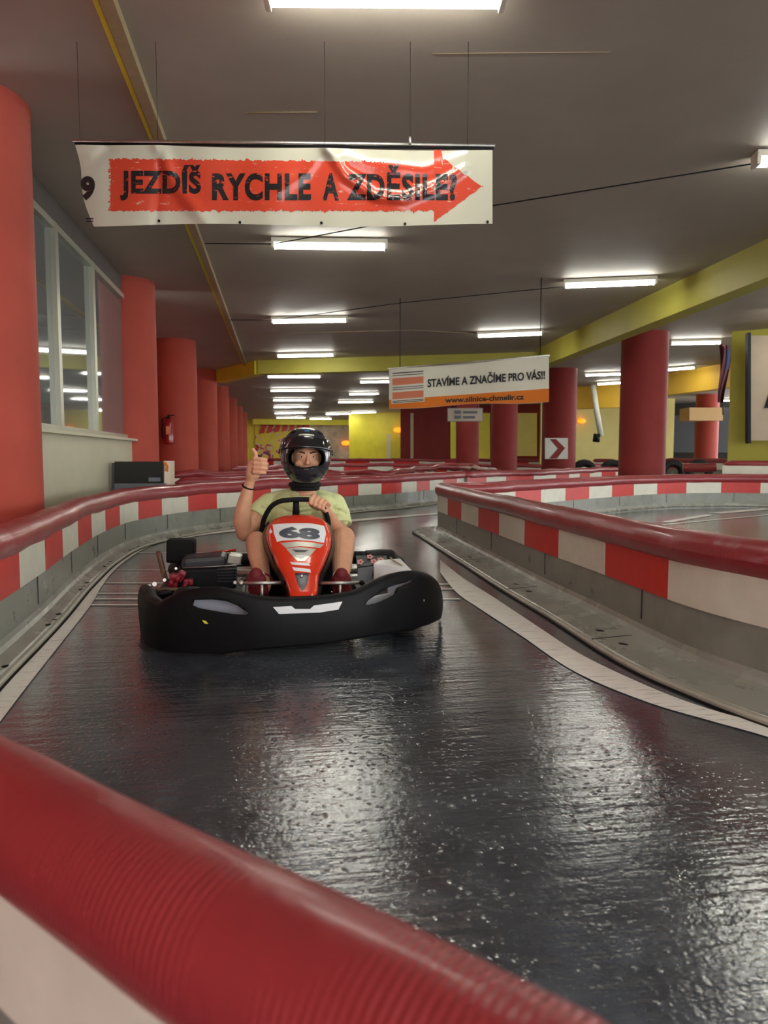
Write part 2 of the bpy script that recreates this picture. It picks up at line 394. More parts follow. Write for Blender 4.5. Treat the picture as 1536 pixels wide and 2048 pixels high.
# beams
def beam(p, q, w_, h_, m, name='beam', drop=0):
    p = Vector(p); q = Vector(q); d = q-p; R = Matrix.Rotation(math.atan2(d.y, d.x), 3, 'Z'); c = (p+q)/2
    mb = MB(); mb.box((c.x, c.y, CEIL-h_/2-drop+.01), (d.length, w_, h_), m, rot=R); return struct(name, mb)
a = at_h(1085, 698, CEIL); b = at_h(1536, 488, CEIL); b2 = a+(b-a)*1.7
off = (b-a).cross(V(0, 0, 1)).normalized()*-.13
beam(a, b2, .26, .42, M_olive)
c1 = at_h(1085, 705, CEIL); c2 = at_h(520, 722, CEIL); c3 = at_h(440, 741, CEIL)
beam(c1, c2, .3, .34, M_olive); beam(c2, c3, .3, .34, M_yellow)
beam(at_h(900, 842, CEIL), at_h(505, 838, CEIL), .3, .36, M_yellow)
# double yellow and tan trim running along the ceiling
p0 = at_h(207, 0, CEIL-.05); p1 = at_h(492, 738, CEIL-.05); p00 = p0+(p0-p1)*.5
d = (p1-p00); R = Matrix.Rotation(math.atan2(d.y, d.x), 3, 'Z'); sd = R@V(0, 1, 0)
for k, (o_, m_, w_, h_) in enumerate(((.042, M_yellow, .03, .05), (-.015, M_tan, .075, .06))):
    mb = MB(); c = (p00+p1)/2+sd*o_; mb.box((c.x, c.y, CEIL-h_/2), (d.length, w_, h_), m_, rot=R, bev=.004); struct('trim_%d' % (k+1), mb)
# yellow ceiling beams on the far right
beam(at_d(1330, 770, 21), at_d(1560, 770, 17), .3, .62, M_ochre)
beam(at_d(1150, 800, 25), at_d(1245, 800, 24), .3, .75, M_ochre)

# far walls
pA = at_d(700, 900, 40.6); pB = at_d(806, 900, 39.6)
wallbox('wall_back', pA, pB, 0, CEIL, .3, M_yellow)
pC = at_d(803, 900, 35.5); pD = at_d(1085, 900, 33); wallbox('wall_back', pC, pD, 0, CEIL, .3, M_darkred)
pE = at_d(1080, 900, 30); pF = at_d(1345, 900, 30); wallbox('wall_back', pE, pF, 0, CEIL, .2, M_pale)
pG = at_d(1330, 900, 33); pH = at_d(1480, 900, 31); wallbox('wall_back', pG, pH, 0, CEIL, .2, M_dgrey)
pI = at_d(1457, 900, 13.9); pJ = at_d(1700, 900, 12.9); wallbox('wall_right', pI, pJ, 0, CEIL, .3, M_olive)
def plate(px0, py0, px1, py1, d, t, m, skew=0):
    """upright board facing the track, given by its corners at distance d (d + skew at its right edge)"""
    a = at_d(px0, py0, d); b = at_d(px1, py0, d+skew); c = at_d(px1, py1, d+skew); e = at_d(px0, py1, d)
    n = FH*t; mb = MB(); mb.add([a, b, c, e, a+n, b+n, c+n, e+n], [(0, 1, 2, 3), (7, 6, 5, 4), (0, 4, 5, 1), (1, 5, 6, 2), (2, 6, 7, 3), (3, 7, 4, 0)], m); return mb
k = 1
for (x0, y0, x1, y1, dd, m_) in ((901, 828, 912, 930, 32.8, M_yellow), (957, 826, 980, 930, 32.6, M_yellow), (1031, 826, 1074, 912, 32, M_pale), (821, 826, 827, 930, 34, M_tan)):
    o = plate(x0, y0, x1, y1, dd, .06, m_).build('door_%d' % k); o['kind'] = 'structure'; k += 1
o = plate(1336, 831, 1389, 905, 30.5, .1, M_dark).build('window_2'); o['kind'] = 'structure'
o = plate(1437, 815, 1462, 905, 30.2, .1, M_dark).build('window_3'); o['kind'] = 'structure'

# ------------------------------------------------------------------ fluorescent lights
def tube_light(pa, pb, label, twin=True):
    d = (pb-pa); L_ = d.length; ang = math.atan2(d.y, d.x); c = (pa+pb)/2
    t = empty('ceiling_light', (c.x, c.y, CEIL)); t.rotation_euler = (0, 0, ang); tag(t, label, 'light', 'fluorescent ceiling lights')
    bpy.context.view_layer.update()
    M = t.matrix_basis.copy()
    def part(name, mb):
        o = mb.build(name); o.parent = t; return o
    mb = MB(); mb.box((0, 0, -.03), (L_+.06, .14, .05), M_panelw, bev=.006); part('housing', mb)
    for s_ in ((-.035, .035) if twin else (0,)):
        mb = MB(); mb.tube([V(-L_/2, s_, -.085), V(L_/2, s_, -.085)], .016, M_tube, n=10); part('tube', mb)
    for e in (-1, 1): mb = MB(); mb.box((e*(L_/2+.015), 0, -.08), (.03, .13, .06), M_panelw, bev=.005); part('end_cap', mb)
ZT = CEIL-.085
near = [('%s light in the row over the kart' % s) for s in ('second', 'third', 'fourth')]
LL = [((540, -2), (1000, 2), 'closest ceiling light, cut off by the top of the photo'),
      ((549, 493), (769, 496), 'ceiling light just below the arrow banner'),
      ((547, 644), (692, 642), 'ceiling light second below the arrow banner'),
      ((557, 713), (667, 711), 'ceiling light just in front of the yellow crossbeam'),
      ((537, 754), (640, 754), 'ceiling light just behind the yellow crossbeam'),
      ((543, 782), (630, 781), 'ceiling light second behind the yellow crossbeam'),
      ((548, 801), (622, 801), 'ceiling light third behind the yellow crossbeam'),
      ((549, 815), (617, 814), 'ceiling light fourth behind the yellow crossbeam'),
      ((551, 827), (612, 826), 'ceiling light fifth behind the yellow crossbeam'),
      ((554, 836), (610, 836), 'farthest ceiling light in the row over the kart'),
      ((1131, 573), (1308, 566), 'ceiling light right beside the diagonal yellow beam'),
      ((958, 673), (1083, 668), 'ceiling light above the orange banner'),
      ((1516, 327), (1760, 318), 'ceiling light cut off by the right edge of the photo'),
      ((1343, 688), (1439, 686), 'ceiling light right of the broad dark red column'),
      ((722, 765), (780, 764), 'ceiling light at the upper left corner of the orange banner'),
      ((700, 789), (757, 788), 'ceiling light left of the orange banner, middle of three'),
      ((678, 805), (746, 804), 'ceiling light left of the orange banner, lowest of three'),
      ((653, 829), (702, 828), 'distant ceiling light over the beige poster'),
      ((704, 826), (752, 825), 'distant ceiling light over the yellow back wall'),
      ((1172, 751), (1241, 749), 'upper of two lights left of the broad dark red column'),
      ((1197, 769), (1244, 766), 'lower of two lights left of the broad dark red column'),
      ((1326, 741), (1390, 736), 'bright light low beside the right side of the broad column'),
      ((1440, 802), (1470, 801), 'small far light beside the olive wall')]
LL += [((880, 765), (960, 763), 'added ceiling light, unseen behind the orange banner'), ((900, 785), (965, 784), 'added ceiling light, unseen behind the orange banner'), ((850, 797), (905, 796), 'added ceiling light, unseen behind the orange banner'),  # three unseen lights added behind the banner to brighten the far yellow walls
       ((620, 838), (662, 838), 'distant ceiling light over the beige poster, the farthest')]
for a_, b_, lab in LL: tube_light(at_h(*a_, ZT), at_h(*b_, ZT), lab)
# the two rows go on over and behind the camera
for (x, y) in ((.57, -.8), (.57, -4.6), (4.3, 1.6), (4.3, -2.4), (8.4, 6), (8.4, 10.5), (12.5, 9), (12.5, 15)):
    tube_light(V(x-.6, y, ZT), V(x+.6, y, ZT), 'ceiling light outside the photo, over or beside the camera')

# hanging wire and conduits on the ceiling
def wire(pts, r, label, m=M_blackmatt, name='cable'):
    mb = MB(); mb.tube(pts, r, m, n=8); return tag(mb.build(name), label, 'cable')
wire([at_h(410, 487, 3.14), at_h(548, 488, 3.14), at_h(760, 448, 3.14), at_h(1000, 409, 3.15), at_h(1515, 326, 3.14)], .006, 'dark cable crossing the ceiling behind the arrow banner to the right')
wire([at_h(450, 640, 3.15), at_h(547, 640, 3.15), at_h(800, 606, 3.15), at_h(1128, 573, 3.15)], .006, 'dark cable along the ceiling to the light by the yellow beam')
wire([at_h(500, 668, 3.17), at_h(830, 660, 3.17), at_h(960, 668, 3.17)], .005, 'thin pale cable on the ceiling left of the orange banner light', M_tan)

wire([at_h(865, 107, CEIL-.004), at_h(1220, 104, CEIL-.004)], .0015, 'thin pale straight seam strip on the ceiling near the top of the photo', M_tan)
wire([at_h(490, 225, CEIL-.004), at_h(635, 224, CEIL-.004)], .003, 'short pale seam strip on the ceiling just above the arrow banner', M_tan)
# ------------------------------------------------------------------ arrow banner
BD = 4.22
def seg_d(x, y, pl):
    best = 1e9; bt = 0
    for i in range(len(pl)-1):
        (x0, y0), (x1, y1) = pl[i], pl[i+1]; dx, dy = x1-x0, y1-y0
        t = max(0, min(1, ((x-x0)*dx+(y-y0)*dy)/(dx*dx+dy*dy))); dd = math.hypot(x-x0-t*dx, y-y0-t*dy)
        if dd < best: best = dd; bt = (i+t)/(len(pl)-1)
    return best, bt
RIDGES = [([(316, 290), (345, 360), (415, 450)], 14, .020), ([(322, 290), (318, 370), (312, 450)], 9, -.008),
          ([(652, 292), (690, 350), (750, 392), (810, 398), (870, 375), (930, 335)], 11, .018),
          ([(650, 292), (610, 345), (560, 380)], 13, .009), ([(655, 300), (740, 330), (850, 340), (935, 310)], 11, .008), ([(150, 330), (185, 325), (215, 300)], 14, -.012)]
def bfold(px, py):
    h = 0
    for pl, wd, am in RIDGES:
        dd, t = seg_d(px, py, pl); h += 1.5*am*math.exp(-(dd/wd)**2)*(1-.35*t)
    h += .010*math.sin(px/47.0+py/160)*smoothstep((py-290)/120) + .006*math.sin(px/21.0+1)
    if px < 215: h -= .07*((215-px)/65)**2*smoothstep((py-280)/170+.3)
    return h
def BM(px, py, lift=0): return at_d(px, py, BD-bfold(px, py)-lift+.00008*(px-150))
bn = empty('arrow_banner', at_d(568, 285, BD)); tag(bn, 'cream banner hanging from the ceiling with a red arrow and black lettering', 'banner')
bpy.context.view_layer.update()
mb = MB()
def edge_l(v): return 150+35*v**1.2+4*math.sin(v*7)
def b_uv(u, v):
    x = edge_l(v)+(985-edge_l(v))*u
    yt = 286+14*u**.8+3*abs(math.sin((x-316)/334*math.pi)); yb = 450+3*math.sin(x/90.0)+.5
    return BM(x, yt+(yb-yt)*v)
mb.grid(b_uv, 220, 46, M_bw)
sheet = mb
# arrow: ragged print, as columns of small quads following the folds
random.seed(3)
def quads(mb, outline_top, outline_bot, x0, x1, step, m, lift):
    x = x0
    while x < x1-.01:
        x2 = min(x+step, x1); ya, yb = outline_top(x), outline_bot(x); yc, yd = outline_top(x2), outline_bot(x2); n = 14
        vs = [BM(x, ya+(yb-ya)*k_/n, lift) for k_ in range(n+1)]+[BM(x2, yc+(yd-yc)*k_/n, lift) for k_ in range(n+1)]
        mb.add(vs, [(k_, k_+1, n+2+k_, n+1+k_) for k_ in range(n)], m, True); x = x2
rag = lambda x, s: 5*noise.noise(V(x*.09, s, 0))+4*noise.noise(V(x*.35, s, 3))
quads(mb, lambda x: 317+max(0, (x-215)*.012)+rag(x, 1), lambda x: 422+rag(x, 5), 222, 868, 2.5, M_worn, .0015)
for k_ in range(26):        # brushed left end
    y = 318+k_*4; xl = 216+6*random.random()
    mb.add([BM(xl, y, .0016), BM(224, y, .0016), BM(224, y+3.2, .0016), BM(xl, y+3.2, .0016)], [(0, 1, 2, 3)], M_worn)
quads(mb, lambda x: 303+(x-868)*.735+rag(x, 8)*.6 if x > 885 else 300+rag(x, 2), lambda x: 444-(x-868)*.74+rag(x, 9)*.6, 868, 966, 2.5, M_worn, .0015)
def put_text(mb, txt, x0, x1, y0, y1, m, M, lift=.003, bold=.03, spacing=1.0, slope=0):
    vs, fs = text_mesh(txt, bold, spacing)
    mb.add([M(x0+(x1-x0)*u, y1+(y0-y1)*v+slope*u, lift) for u, v in vs], fs, m)
for t_, x0, x1 in (('JEZDÍŠ', 240, 402), ('RYCHLE', 424, 622), ('A', 645, 678), ('ZDĚSILE?', 694, 914)):
    top = 330 if t_ in ('JEZDÍŠ', 'ZDĚSILE?') else 346
    put_text(mb, t_, x0, x1, top, 401, M_bkw, BM, bold=.042, spacing=1.08, slope=0)
put_text(mb, '9', 161, 190, 352, 401, M_bk, BM, bold=.06)
put_text(mb, '=', 172, 187, 436, 444, M_bk, BM, bold=.01)
sh = mb.build('banner_sheet', bn, weld=False, fixn=False)
mb = MB()
for gx, gy in ((318, 442), (480, 445), (643, 446), (810, 448), (975, 444)):
    c = BM(gx, gy, .003); mb.tube([c, c-FH*.004], .008, M_black, n=12)
mb.build('grommet', bn)
mb = MB(); mb.tube([at_d(145, 281, BD), at_d(990, 291, BD+.06)], .009, M_steel, n=10); mb.tube([at_d(150, 287, BD+.01), at_d(988, 297, BD+.07)], .007, M_black, n=8); mb.build('hanging_bar', bn)
for (x, y) in ((160, 282), (316, 283), (650, 287), (820, 289), (935, 290)):
    p = at_d(x, y, BD+.02); mb = MB(); mb.tube([p, V(p.x, p.y, CEIL)], .0013, M_black, n=6)
    if x == 820: mb.tube([p+V(0, 0, .0), p+V(0, 0, .04)], .008, M_steel, n=8)
    mb.build('hanging_wire', bn)

# ------------------------------------------------------------------ orange sponsor banner
def OB(px, py, lift=0):
    u = (px-778)/320; d = 10.95-1.4*u; return at_d(px, py, d-.02*math.sin(u*11)-lift)
def obw(u, v):
    x = 778+320*u; yt = 738-26*u; yb = 817-14*u+2*math.sin(u*9); return OB(x, yt+(yb-yt)*v)
ob = empty('sponsor_banner', OB(938, 725)); tag(ob, 'white and orange banner with a striped emblem hanging across the hall', 'banner')
bpy.context.view_layer.update()
mb = MB(); M_bw2 = mat('white banner vinyl', srgb(236, 234, 214), .35, var=.03, vscale=3); mb.grid(lambda u, v: obw(u, v), 60, 12, M_bw2)
def obq(x0, y0, x1, y1, m, lift, sl=-.075):
    n = 12
    vs = [OB(x0+(x1-x0)*i/n, y+sl*(x0+(x1-x0)*i/n-x0), lift) for y in (y0, y1) for i in range(n+1)]
    mb.add(vs, [(i, i+1, n+2+i, n+1+i) for i in range(n)], m)
n = 20
vs = [OB(778+320*i/n, (800 if s_ == 0 else 816.5)-((23 if s_ == 0 else 14))*i/n+(2*math.sin(9*i/n) if s_ else 0), .006) for s_ in (0, 1) for i in range(n+1)]
mb.add(vs, [(i, i+1, n+2+i, n+1+i) for i in range(n)], M_orange)
obq(783, 740, 849, 808, M_bw2, .009)
for (y0, y1, m_) in ((746, 748, M_bk), (751, 752.5, M_bk), (757, 771, M_salmon), (775, 776.5, M_digit), (779, 780.5, M_digit), (785, 799, M_salmon), (802, 803.5, M_bk), (805, 806.5, M_bk)):
    obq(785, y0, 847, y1, m_, .012)
put_text(mb, 'STAVÍME A ZNAČÍME PRO VÁS!!', 855, 1090, 753, 775, M_bk, OB, lift=.012, bold=.03, slope=-17)
put_text(mb, 'www.silnice-chmelir.cz', 890, 1048, 795, 806, M_bk, OB, lift=.012, bold=.03, slope=-7)
mb.build('banner_sheet', ob, weld=False, fixn=False)
mb = MB(); mb.tube([OB(776, 738, -.01), OB(1099, 711, -.01)], .012, M_steel, n=8); mb.build('hanging_bar', ob)
for x in (800, 1080):
    p = OB(x, 738-26*(x-778)/320, -.01); mb = MB(); mb.tube([p, V(p.x, p.y, CEIL)], .006, M_black, n=6); mb.build('hanging_wire', ob)

# small things across the hall
def on_board(d):
    return lambda px, py, lift=0: at_d(px, py, d-lift)
t = empty('hanging_sign', at_d(930, 830, 20)); tag(t, 'small pale grey sign with dark lettering under the orange banner', 'sign'); bpy.context.view_layer.update()
mb = plate(895, 816, 966, 843, 20, .04, M_greybox); mb.add([at_d(896, 817, 19.98), at_d(965, 817, 19.98), at_d(965, 842, 19.98), at_d(896, 842, 19.98)], [(0, 1, 2, 3)], M_signw)
for (x0, x1, y0, y1) in ((909, 922, 821, 828), (926, 955, 822, 827), (909, 922, 831, 838), (926, 950, 832, 837)):
    mb.add([at_d(x0, y0, 19.95), at_d(x1, y0, 19.95), at_d(x1, y1, 19.95), at_d(x0, y1, 19.95)], [(0, 1, 2, 3)], M_digit)
mb.build('sign_board', t)
for x in (905, 955):
    p = at_d(x, 816, 20.02); mb = MB(); mb.tube([p, V(p.x, p.y, CEIL)], .012, M_black, n=6); mb.build('hanging_rod', t)
# chevron
mb = plate(1090, 876, 1136, 918, 19.25, .03, M_bw)
Cm = lambda x, y: at_d(x, y, 19.23)
mb.add([Cm(1100, 878), Cm(1112, 878), Cm(1130, 896), Cm(1114, 917), Cm(1099, 917), Cm(1116, 897)], [(0, 1, 2, 5), (5, 2, 3, 4)], M_darkred)
tag(mb.build('chevron_sign'), 'white board with a dark red chevron pointing right on the column', 'sign')
# tan box sign round the bright red column
mb = plate(1379, 815, 1446, 841, 27, .9, mat('tan light box', srgb(226, 182, 120), .5)); tag(mb.build('box_sign'), 'tan box sign wrapped round the bright red column', 'sign')
# large sign on olive wall
t = empty('wall_sign', at_d(1560, 780, 12.9)); tag(t, 'large cream sign with a dark letter on the olive wall', 'sign'); bpy.context.view_layer.update()
plate(1502, 671, 1690, 881, 13.0, .06, M_signw, skew=-.9).build('sign_board', t)
mb = plate(1496, 665, 1502, 887, 12.98, .1, M_black); mb.build('sign_frame', t)
mb = MB()
put_text(mb, 'A', 1528, 1572, 758, 816, M_bk, lambda x, y, l=0: at_d(x, y, 13.0-.9*(x-1502)/188-l), lift=.03, bold=.03); mb.build('sign_lettering', t)
# flag
def fl(u, v): return at_d(1438+22*u+3*math.sin(v*5)-10*v*u, 690+115*v, 14.5+.08*math.sin(u*7+v*3))
mb = MB(); mb.grid(fl, 10, 20, M_flag); 
mb.grid(lambda u, v: fl(.45+.5*u, .08+.35*v)-FH*.012, 6, 8, M_flagb)
mb.tube([at_d(1443, 672, 14.6), at_d(1446, 830, 14.6)], .012, M_rust, n=8)
tag(mb.build('flag', fixn=False), 'dark red and blue furled flag hanging beside the olive wall', 'flag')
# warning lamps
for (x, y, d, lab) in ((692, 886, 48.35, 'orange warning lamp on the beige poster'), (796, 860, 39.3, 'orange warning lamp at the edge of the yellow back wall'), (1163, 842, 29.7, 'orange warning lamp on the pale yellow wall')):
    p = at_d(x, y, d); t = empty('warning_lamp', p); tag(t, lab, 'lamp', 'orange warning lamps'); bpy.context.view_layer.update()
    mb = MB(); mb.ball(p, (.15*d/24, .1, .08*d/24), M_lampo, n=16, k=8); mb.build('lens', t)
    mb = MB(); mb.box(p+FH*.12-V(0, 0, .05), (.12, .2, .06), M_darkred, rot=Matrix.Rotation(-YAW, 3, 'Z')); mb.build('bracket', t)
# leaning conduit by pale wall
mb = MB(); mb.tube([at_d(1186, 770, 24), at_d(1193, 820, 24), at_d(1202, 872, 24)], .09, M_white, n=10); mb.tube([at_d(1194, 868, 24), at_d(1192, 884, 24)], .12, M_black, n=8)
tag(mb.build('drain_pipe'), 'pale slanting pipe in front of the pale yellow wall', 'pipe')
# posters at the far end
mur = mat('mural yellow', srgb(226, 204, 48), .5)
def mural():
    nt = mur.node_tree; L = nt.links.new; b = nt.nodes['Principled BSDF']; tc = nd(nt, 'ShaderNodeTexCoord')
    n = nd(nt, 'ShaderNodeTexNoise', Scale=1.4, Detail=2.0, Distortion=1.5); L(tc.outputs['Object'], n.inputs['Vector'])
    cr = nd(nt, 'ShaderNodeValToRGB'); L(n.outputs['Fac'], cr.inputs[0]); e = cr.color_ramp.elements; cr.color_ramp.interpolation = 'CONSTANT'
    e[0].color = srgb(230, 208, 50)+(1,); e[1].position = .62; e[1].color = srgb(70, 70, 90)+(1,)
    x = cr.color_ramp.elements.new(.5); x.color = srgb(226, 200, 160)+(1,); x = cr.color_ramp.elements.new(.56); x.color = srgb(190, 50, 44)+(1,)
    L(cr.outputs[0], b.inputs['Base Color'])
mural()
mb = plate(510, 843, 612, 925, 48.1, .06, mur, skew=.45)
md = lambda x, y: at_d(x, y, 48.03+.45*(x-510)/102)
for i in range(7):
    x = 518+i*15; mb.add([md(x, 868-i*1.5), md(x+10, 866-i*1.5), md(x+16-i, 848), md(x+6-i, 848)], [(0, 1, 2, 3)], M_panelr)
tag(mb.build('mural_board'), 'yellow mural with red rays at the far end of the hall behind the driver', 'mural')
mb = plate(613.5, 848, 706, 925, 48.5, .06, mat('beige poster print', srgb(200, 180, 150), .5, var=.35, vscale=1.5), skew=.2)
tag(mb.build('poster'), 'beige poster beside the yellow mural at the far end', 'poster')
mb = plate(774, 868, 781, 925, 39.65, .05, M_white); tag(mb.build('door_post'), 'narrow white post against the yellow back wall', 'post')

# fire extinguisher on third column
d3 = 14.35; pe = at_d(338, 860, d3); t = empty('fire_extinguisher', pe); tag(t, 'dark red fire extinguisher hung on a red column', 'fire extinguisher'); bpy.context.view_layer.update()
z0 = at_d(338, 888, d3).z; z1 = at_d(338, 838, d3).z
mb = MB(); mb.tube([V(pe.x, pe.y, z0), V(pe.x, pe.y, z0+.03), V(pe.x, pe.y, z1-.07), V(pe.x, pe.y, z1-.02), V(pe.x, pe.y, z1+.01)], [.085, .09, .09, .06, .03], M_extred, n=20); mb.build('cylinder_body', t)
mb = MB(); mb.box((pe.x, pe.y, z1+.04), (.05, .05, .05), M_black); mb.box((pe.x+.05, pe.y-.02, z1+.07), (.13, .03, .02), M_black); mb.build('valve_handle', t)
mb = MB(); mb.tube([V(pe.x-.03, pe.y, z1+.03), V(pe.x-.12, pe.y, z1), V(pe.x-.13, pe.y-.02, z1-.2), V(pe.x-.12, pe.y-.02, z0+.1)], .014, M_blackmatt, n=8); mb.build('hose', t)
mb = MB(); mb.box((pe.x, pe.y-.088, (z0+z1)/2+.02), (.09, .01, .16), M_salmon); mb.build('label_sticker', t)
mb = MB(); mb.box((pe.x, pe.y+.12, (z0+z1)/2), (.10, .14, .3), M_black); mb.build('wall_bracket', t)

# black display box behind the left barrier
t = empty('display_stand', at_d(285, 960, 8.2)); tag(t, 'black display box on a pale stand behind the left barrier', 'display'); bpy.context.view_layer.update()
plate(229, 923, 327, 967, 8.15, .10, M_screen).build('display_panel', t)
plate(223, 926, 229, 985, 8.17, .12, M_dgrey).build('side_frame', t)
mb = plate(327, 922, 341, 974, 8.17, .16, M_signw, skew=.1)
mb.add([at_d(x, y, 8.15) for x, y in ((325, 924), (332, 924), (337, 932), (336, 944), (329, 942), (331, 934))], [(0, 1, 2, 3, 4, 5)], M_orange); mb.build('side_panel', t)
plate(229, 967, 330, 1010, 8.15, .10, M_greybox).build('stand_panel', t)
plate(297, 955, 320, 963, 8.13, .015, M_greybox).build('label_plate', t)
plate(226, 1000, 332, 1048, 8.15, .3, M_dgrey).build('base', t)

# ------------------------------------------------------------------ track barriers
def interp(tab, x, k):
    if x <= tab[0][0]: return tab[0][k]
    for a_, b_ in zip(tab, tab[1:]):
        if x <= b_[0]: u = (x-a_[0])/(b_[0]-a_[0]); return a_[k]+(b_[k]-a_[k])*u
    return tab[-1][k]
def offset_path(P, o):
    out = []
    for i, p in enumerate(P):
        t_ = (P[min(i+1, len(P)-1)]-P[max(i-1, 0)]); t_.z = 0; t_.normalize(); out.append(p+Vector((-t_.y, t_.x, 0))*o)
    return out
def sweep_open(mb, P, prof, m, closed_prof=True, smooth=False, uv=False):
    """prof: list of (offset, z); swept along the plan path P"""
    n = len(prof); vs = []; fs = []; N = len(P)
    for i, p in enumerate(P):
        t_ = (P[min(i+1, N-1)]-P[max(i-1, 0)]); t_.z = 0; t_.normalize(); nn = Vector((-t_.y, t_.x, 0))
        for o, z in prof: vs.append(Vector((p.x, p.y, 0))+nn*o+Vector((0, 0, z)))
    kk = n if closed_prof else n-1
    for i in range(N-1):
        for j in range(kk): fs.append((i*n+j, i*n+(j+1) % n, (i+1)*n+(j+1) % n, (i+1)*n+j))
    if closed_prof: fs += [tuple(range(n))[::-1], tuple((N-1)*n+j for j in range(n))]
    mb.add(vs, fs, m, smooth)
def barrier(pts, label, zc=.50, r=.08, foot=(.25, .25), plen=.5, first=0, wob=.0, seams=True, step=.06, seed=1, strip=None, shift=None, ph=.16):
    """pts: plan points of the hose axis; foot: width of the flared foot on the left / right of the path"""
    P = catmull([Vector((p[0], p[1], 0)) for p in pts], step)
    t = empty('track_barrier', (P[0].x, P[0].y, 0)); tag(t, label, 'barrier', 'track barriers with dark red hose rails'); bpy.context.view_layer.update()
    wt = .045; top = zc-r*.55; pb = zc-r-ph
    # hose rail
    mb = MB(); n = 28; vs = []; fs = []; uv = []; N = len(P); acc = 0
    for i, p in enumerate(P):
        t_ = (P[min(i+1, N-1)]-P[max(i-1, 0)]).normalized(); nn = Vector((-t_.y, t_.x, 0))
        if i: acc += (P[i]-P[i-1]).length
        wz = wob*(noise.noise(V(acc*1.1, seed, 0))+.5*noise.noise(V(acc*2.7, seed, 4)))
        wn_ = wob*.6*noise.noise(V(acc*1.3, seed, 9)); rr = r*(1+.03*noise.noise(V(acc*4, seed, 2)))
        e = min(i, N-1-i)*step; rr *= math.sqrt(max(.02, 1-max(0, 1-e/.05)**2))
        for k_ in range(n+1):
            a_ = 2*math.pi*k_/n; vs.append(p+nn*(rr*math.cos(a_)+wn_)+V(0, 0, zc+wz+rr*math.sin(a_))); uv.append((k_/n, acc))
    for i in range(N-1):
        for k_ in range(n): fs.append((i*(n+1)+k_, i*(n+1)+k_+1, (i+1)*(n+1)+k_+1, (i+1)*(n+1)+k_))
    mb.add(vs, fs, M_hose, True); mb.add([vs[k_] for k_ in range(n)], [tuple(range(n))], M_hose); mb.add([vs[(N-1)*(n+1)+k_] for k_ in range(n)], [tuple(range(n))], M_hose)
    mb.uv = uv+[(0, 0)]*(2*n); mb.build('hose_rail', t, weld=False)
    # wall
    mb = MB(); fl_, fr_ = foot
    sweep_open(mb, P, [(wt, top), (wt, .06), (wt+.01, .0), (-wt-.01, .0), (-wt, .06), (-wt, top)], M_conc)
    mb.build('wall', t)
    # flared foot with bolt sockets and seams
    for sgn, fw in ((1, fl_), (-1, fr_)):
        if fw <= 0: continue
        mb = MB(); pr = [(wt, .085), (wt+.008, .060), (wt+.022, .042), (wt+.045, .032), (fw-.015, .020), (fw, .008)]; prof = [(sgn*a_, z_) for a_, z_ in pr]+[(sgn*fw, .0), (sgn*wt, .0)]
        fz = lambda o_: interp(pr, o_, 1)
        sweep_open(mb, P, prof, M_foot)
        if seams:
            q = int(plen*2/step); 
            for i in range(q//2, N-2, q):
                t_ = (P[i+1]-P[i-1]).normalized(); nn = Vector((-t_.y, t_.x, 0))*sgn; R = Matrix((t_, nn, V(0, 0, 1))).transposed()
                o1 = wt+.05; c = P[i]+nn*((o1+fw)/2)+V(0, 0, fz((o1+fw)/2)); mb.box(c, (.007, fw-o1, .003), M_blackmatt, rot=R@Matrix.Rotation(-.06, 3, 'X'))
                for e in (-.13, .13):
                    oo = wt+.045+.5*(fw-wt-.045); c = P[i]+t_*e+nn*oo+V(0, 0, fz(oo)-.001)
                    mb.ball(c, (.03, .014, .004), M_blackmatt, rot=R@Matrix.Rotation(.5, 3, 'Z'), n=12, k=6)
                c = P[i]+nn*(wt+.003)+V(0, 0, (pb+.12)/2); mb.box(c, (.006, .004, pb-.10), M_kblackdk, rot=R)
        mb.build('foot', t)
        if strip and strip[0 if sgn > 0 else 1]:
            mb = MB(); Q = offset_path(P, sgn*(fw+.012))
            sweep_open(mb, Q, [(.016, 0), (.016, .016), (.008, .024), (-.008, .024), (-.016, .016), (-.016, 0)], M_strip)
            mb.build('edge_strip', t)
            mb = MB(); sweep_open(mb, offset_path(P, sgn*(fw+.034)), [(.007, 0), (.007, .006), (-.007, .006), (-.007, 0)], M_blackmatt); mb.build('edge_gap_strip', t)
    # red and white panels
    cnt = 0; i = 0; q = max(2, int(round(plen/step))); q0 = max(2, int(round((shift or plen)/step)))
    while i < N-2 and cnt < 100:
        qq = q0 if cnt == 0 else q; seg = P[i:min(i+qq+1, N)]
        if len(seg) < 2: break
        m_ = M_panelr if (cnt+first) % 2 == 0 else M_panelw
        mb = MB(); e = .006
        pp = [(wt+e, top), (wt+e, pb), (wt-.004, pb), (wt-.004, top)]; sweep_open(mb, seg, pp, m_)
        pp = [(-wt-e, top), (-wt-e, pb), (-wt+.004, pb), (-wt+.004, top)]; sweep_open(mb, seg, pp, m_)
        o = mb.build('panel', t); o['label'] = 'red barrier panel' if m_ is M_panelr else 'white barrier panel'
        cnt += 1; i += qq
    return P
ZC = .50
def H(px, py, z=ZC): return at_h(px, py, z)
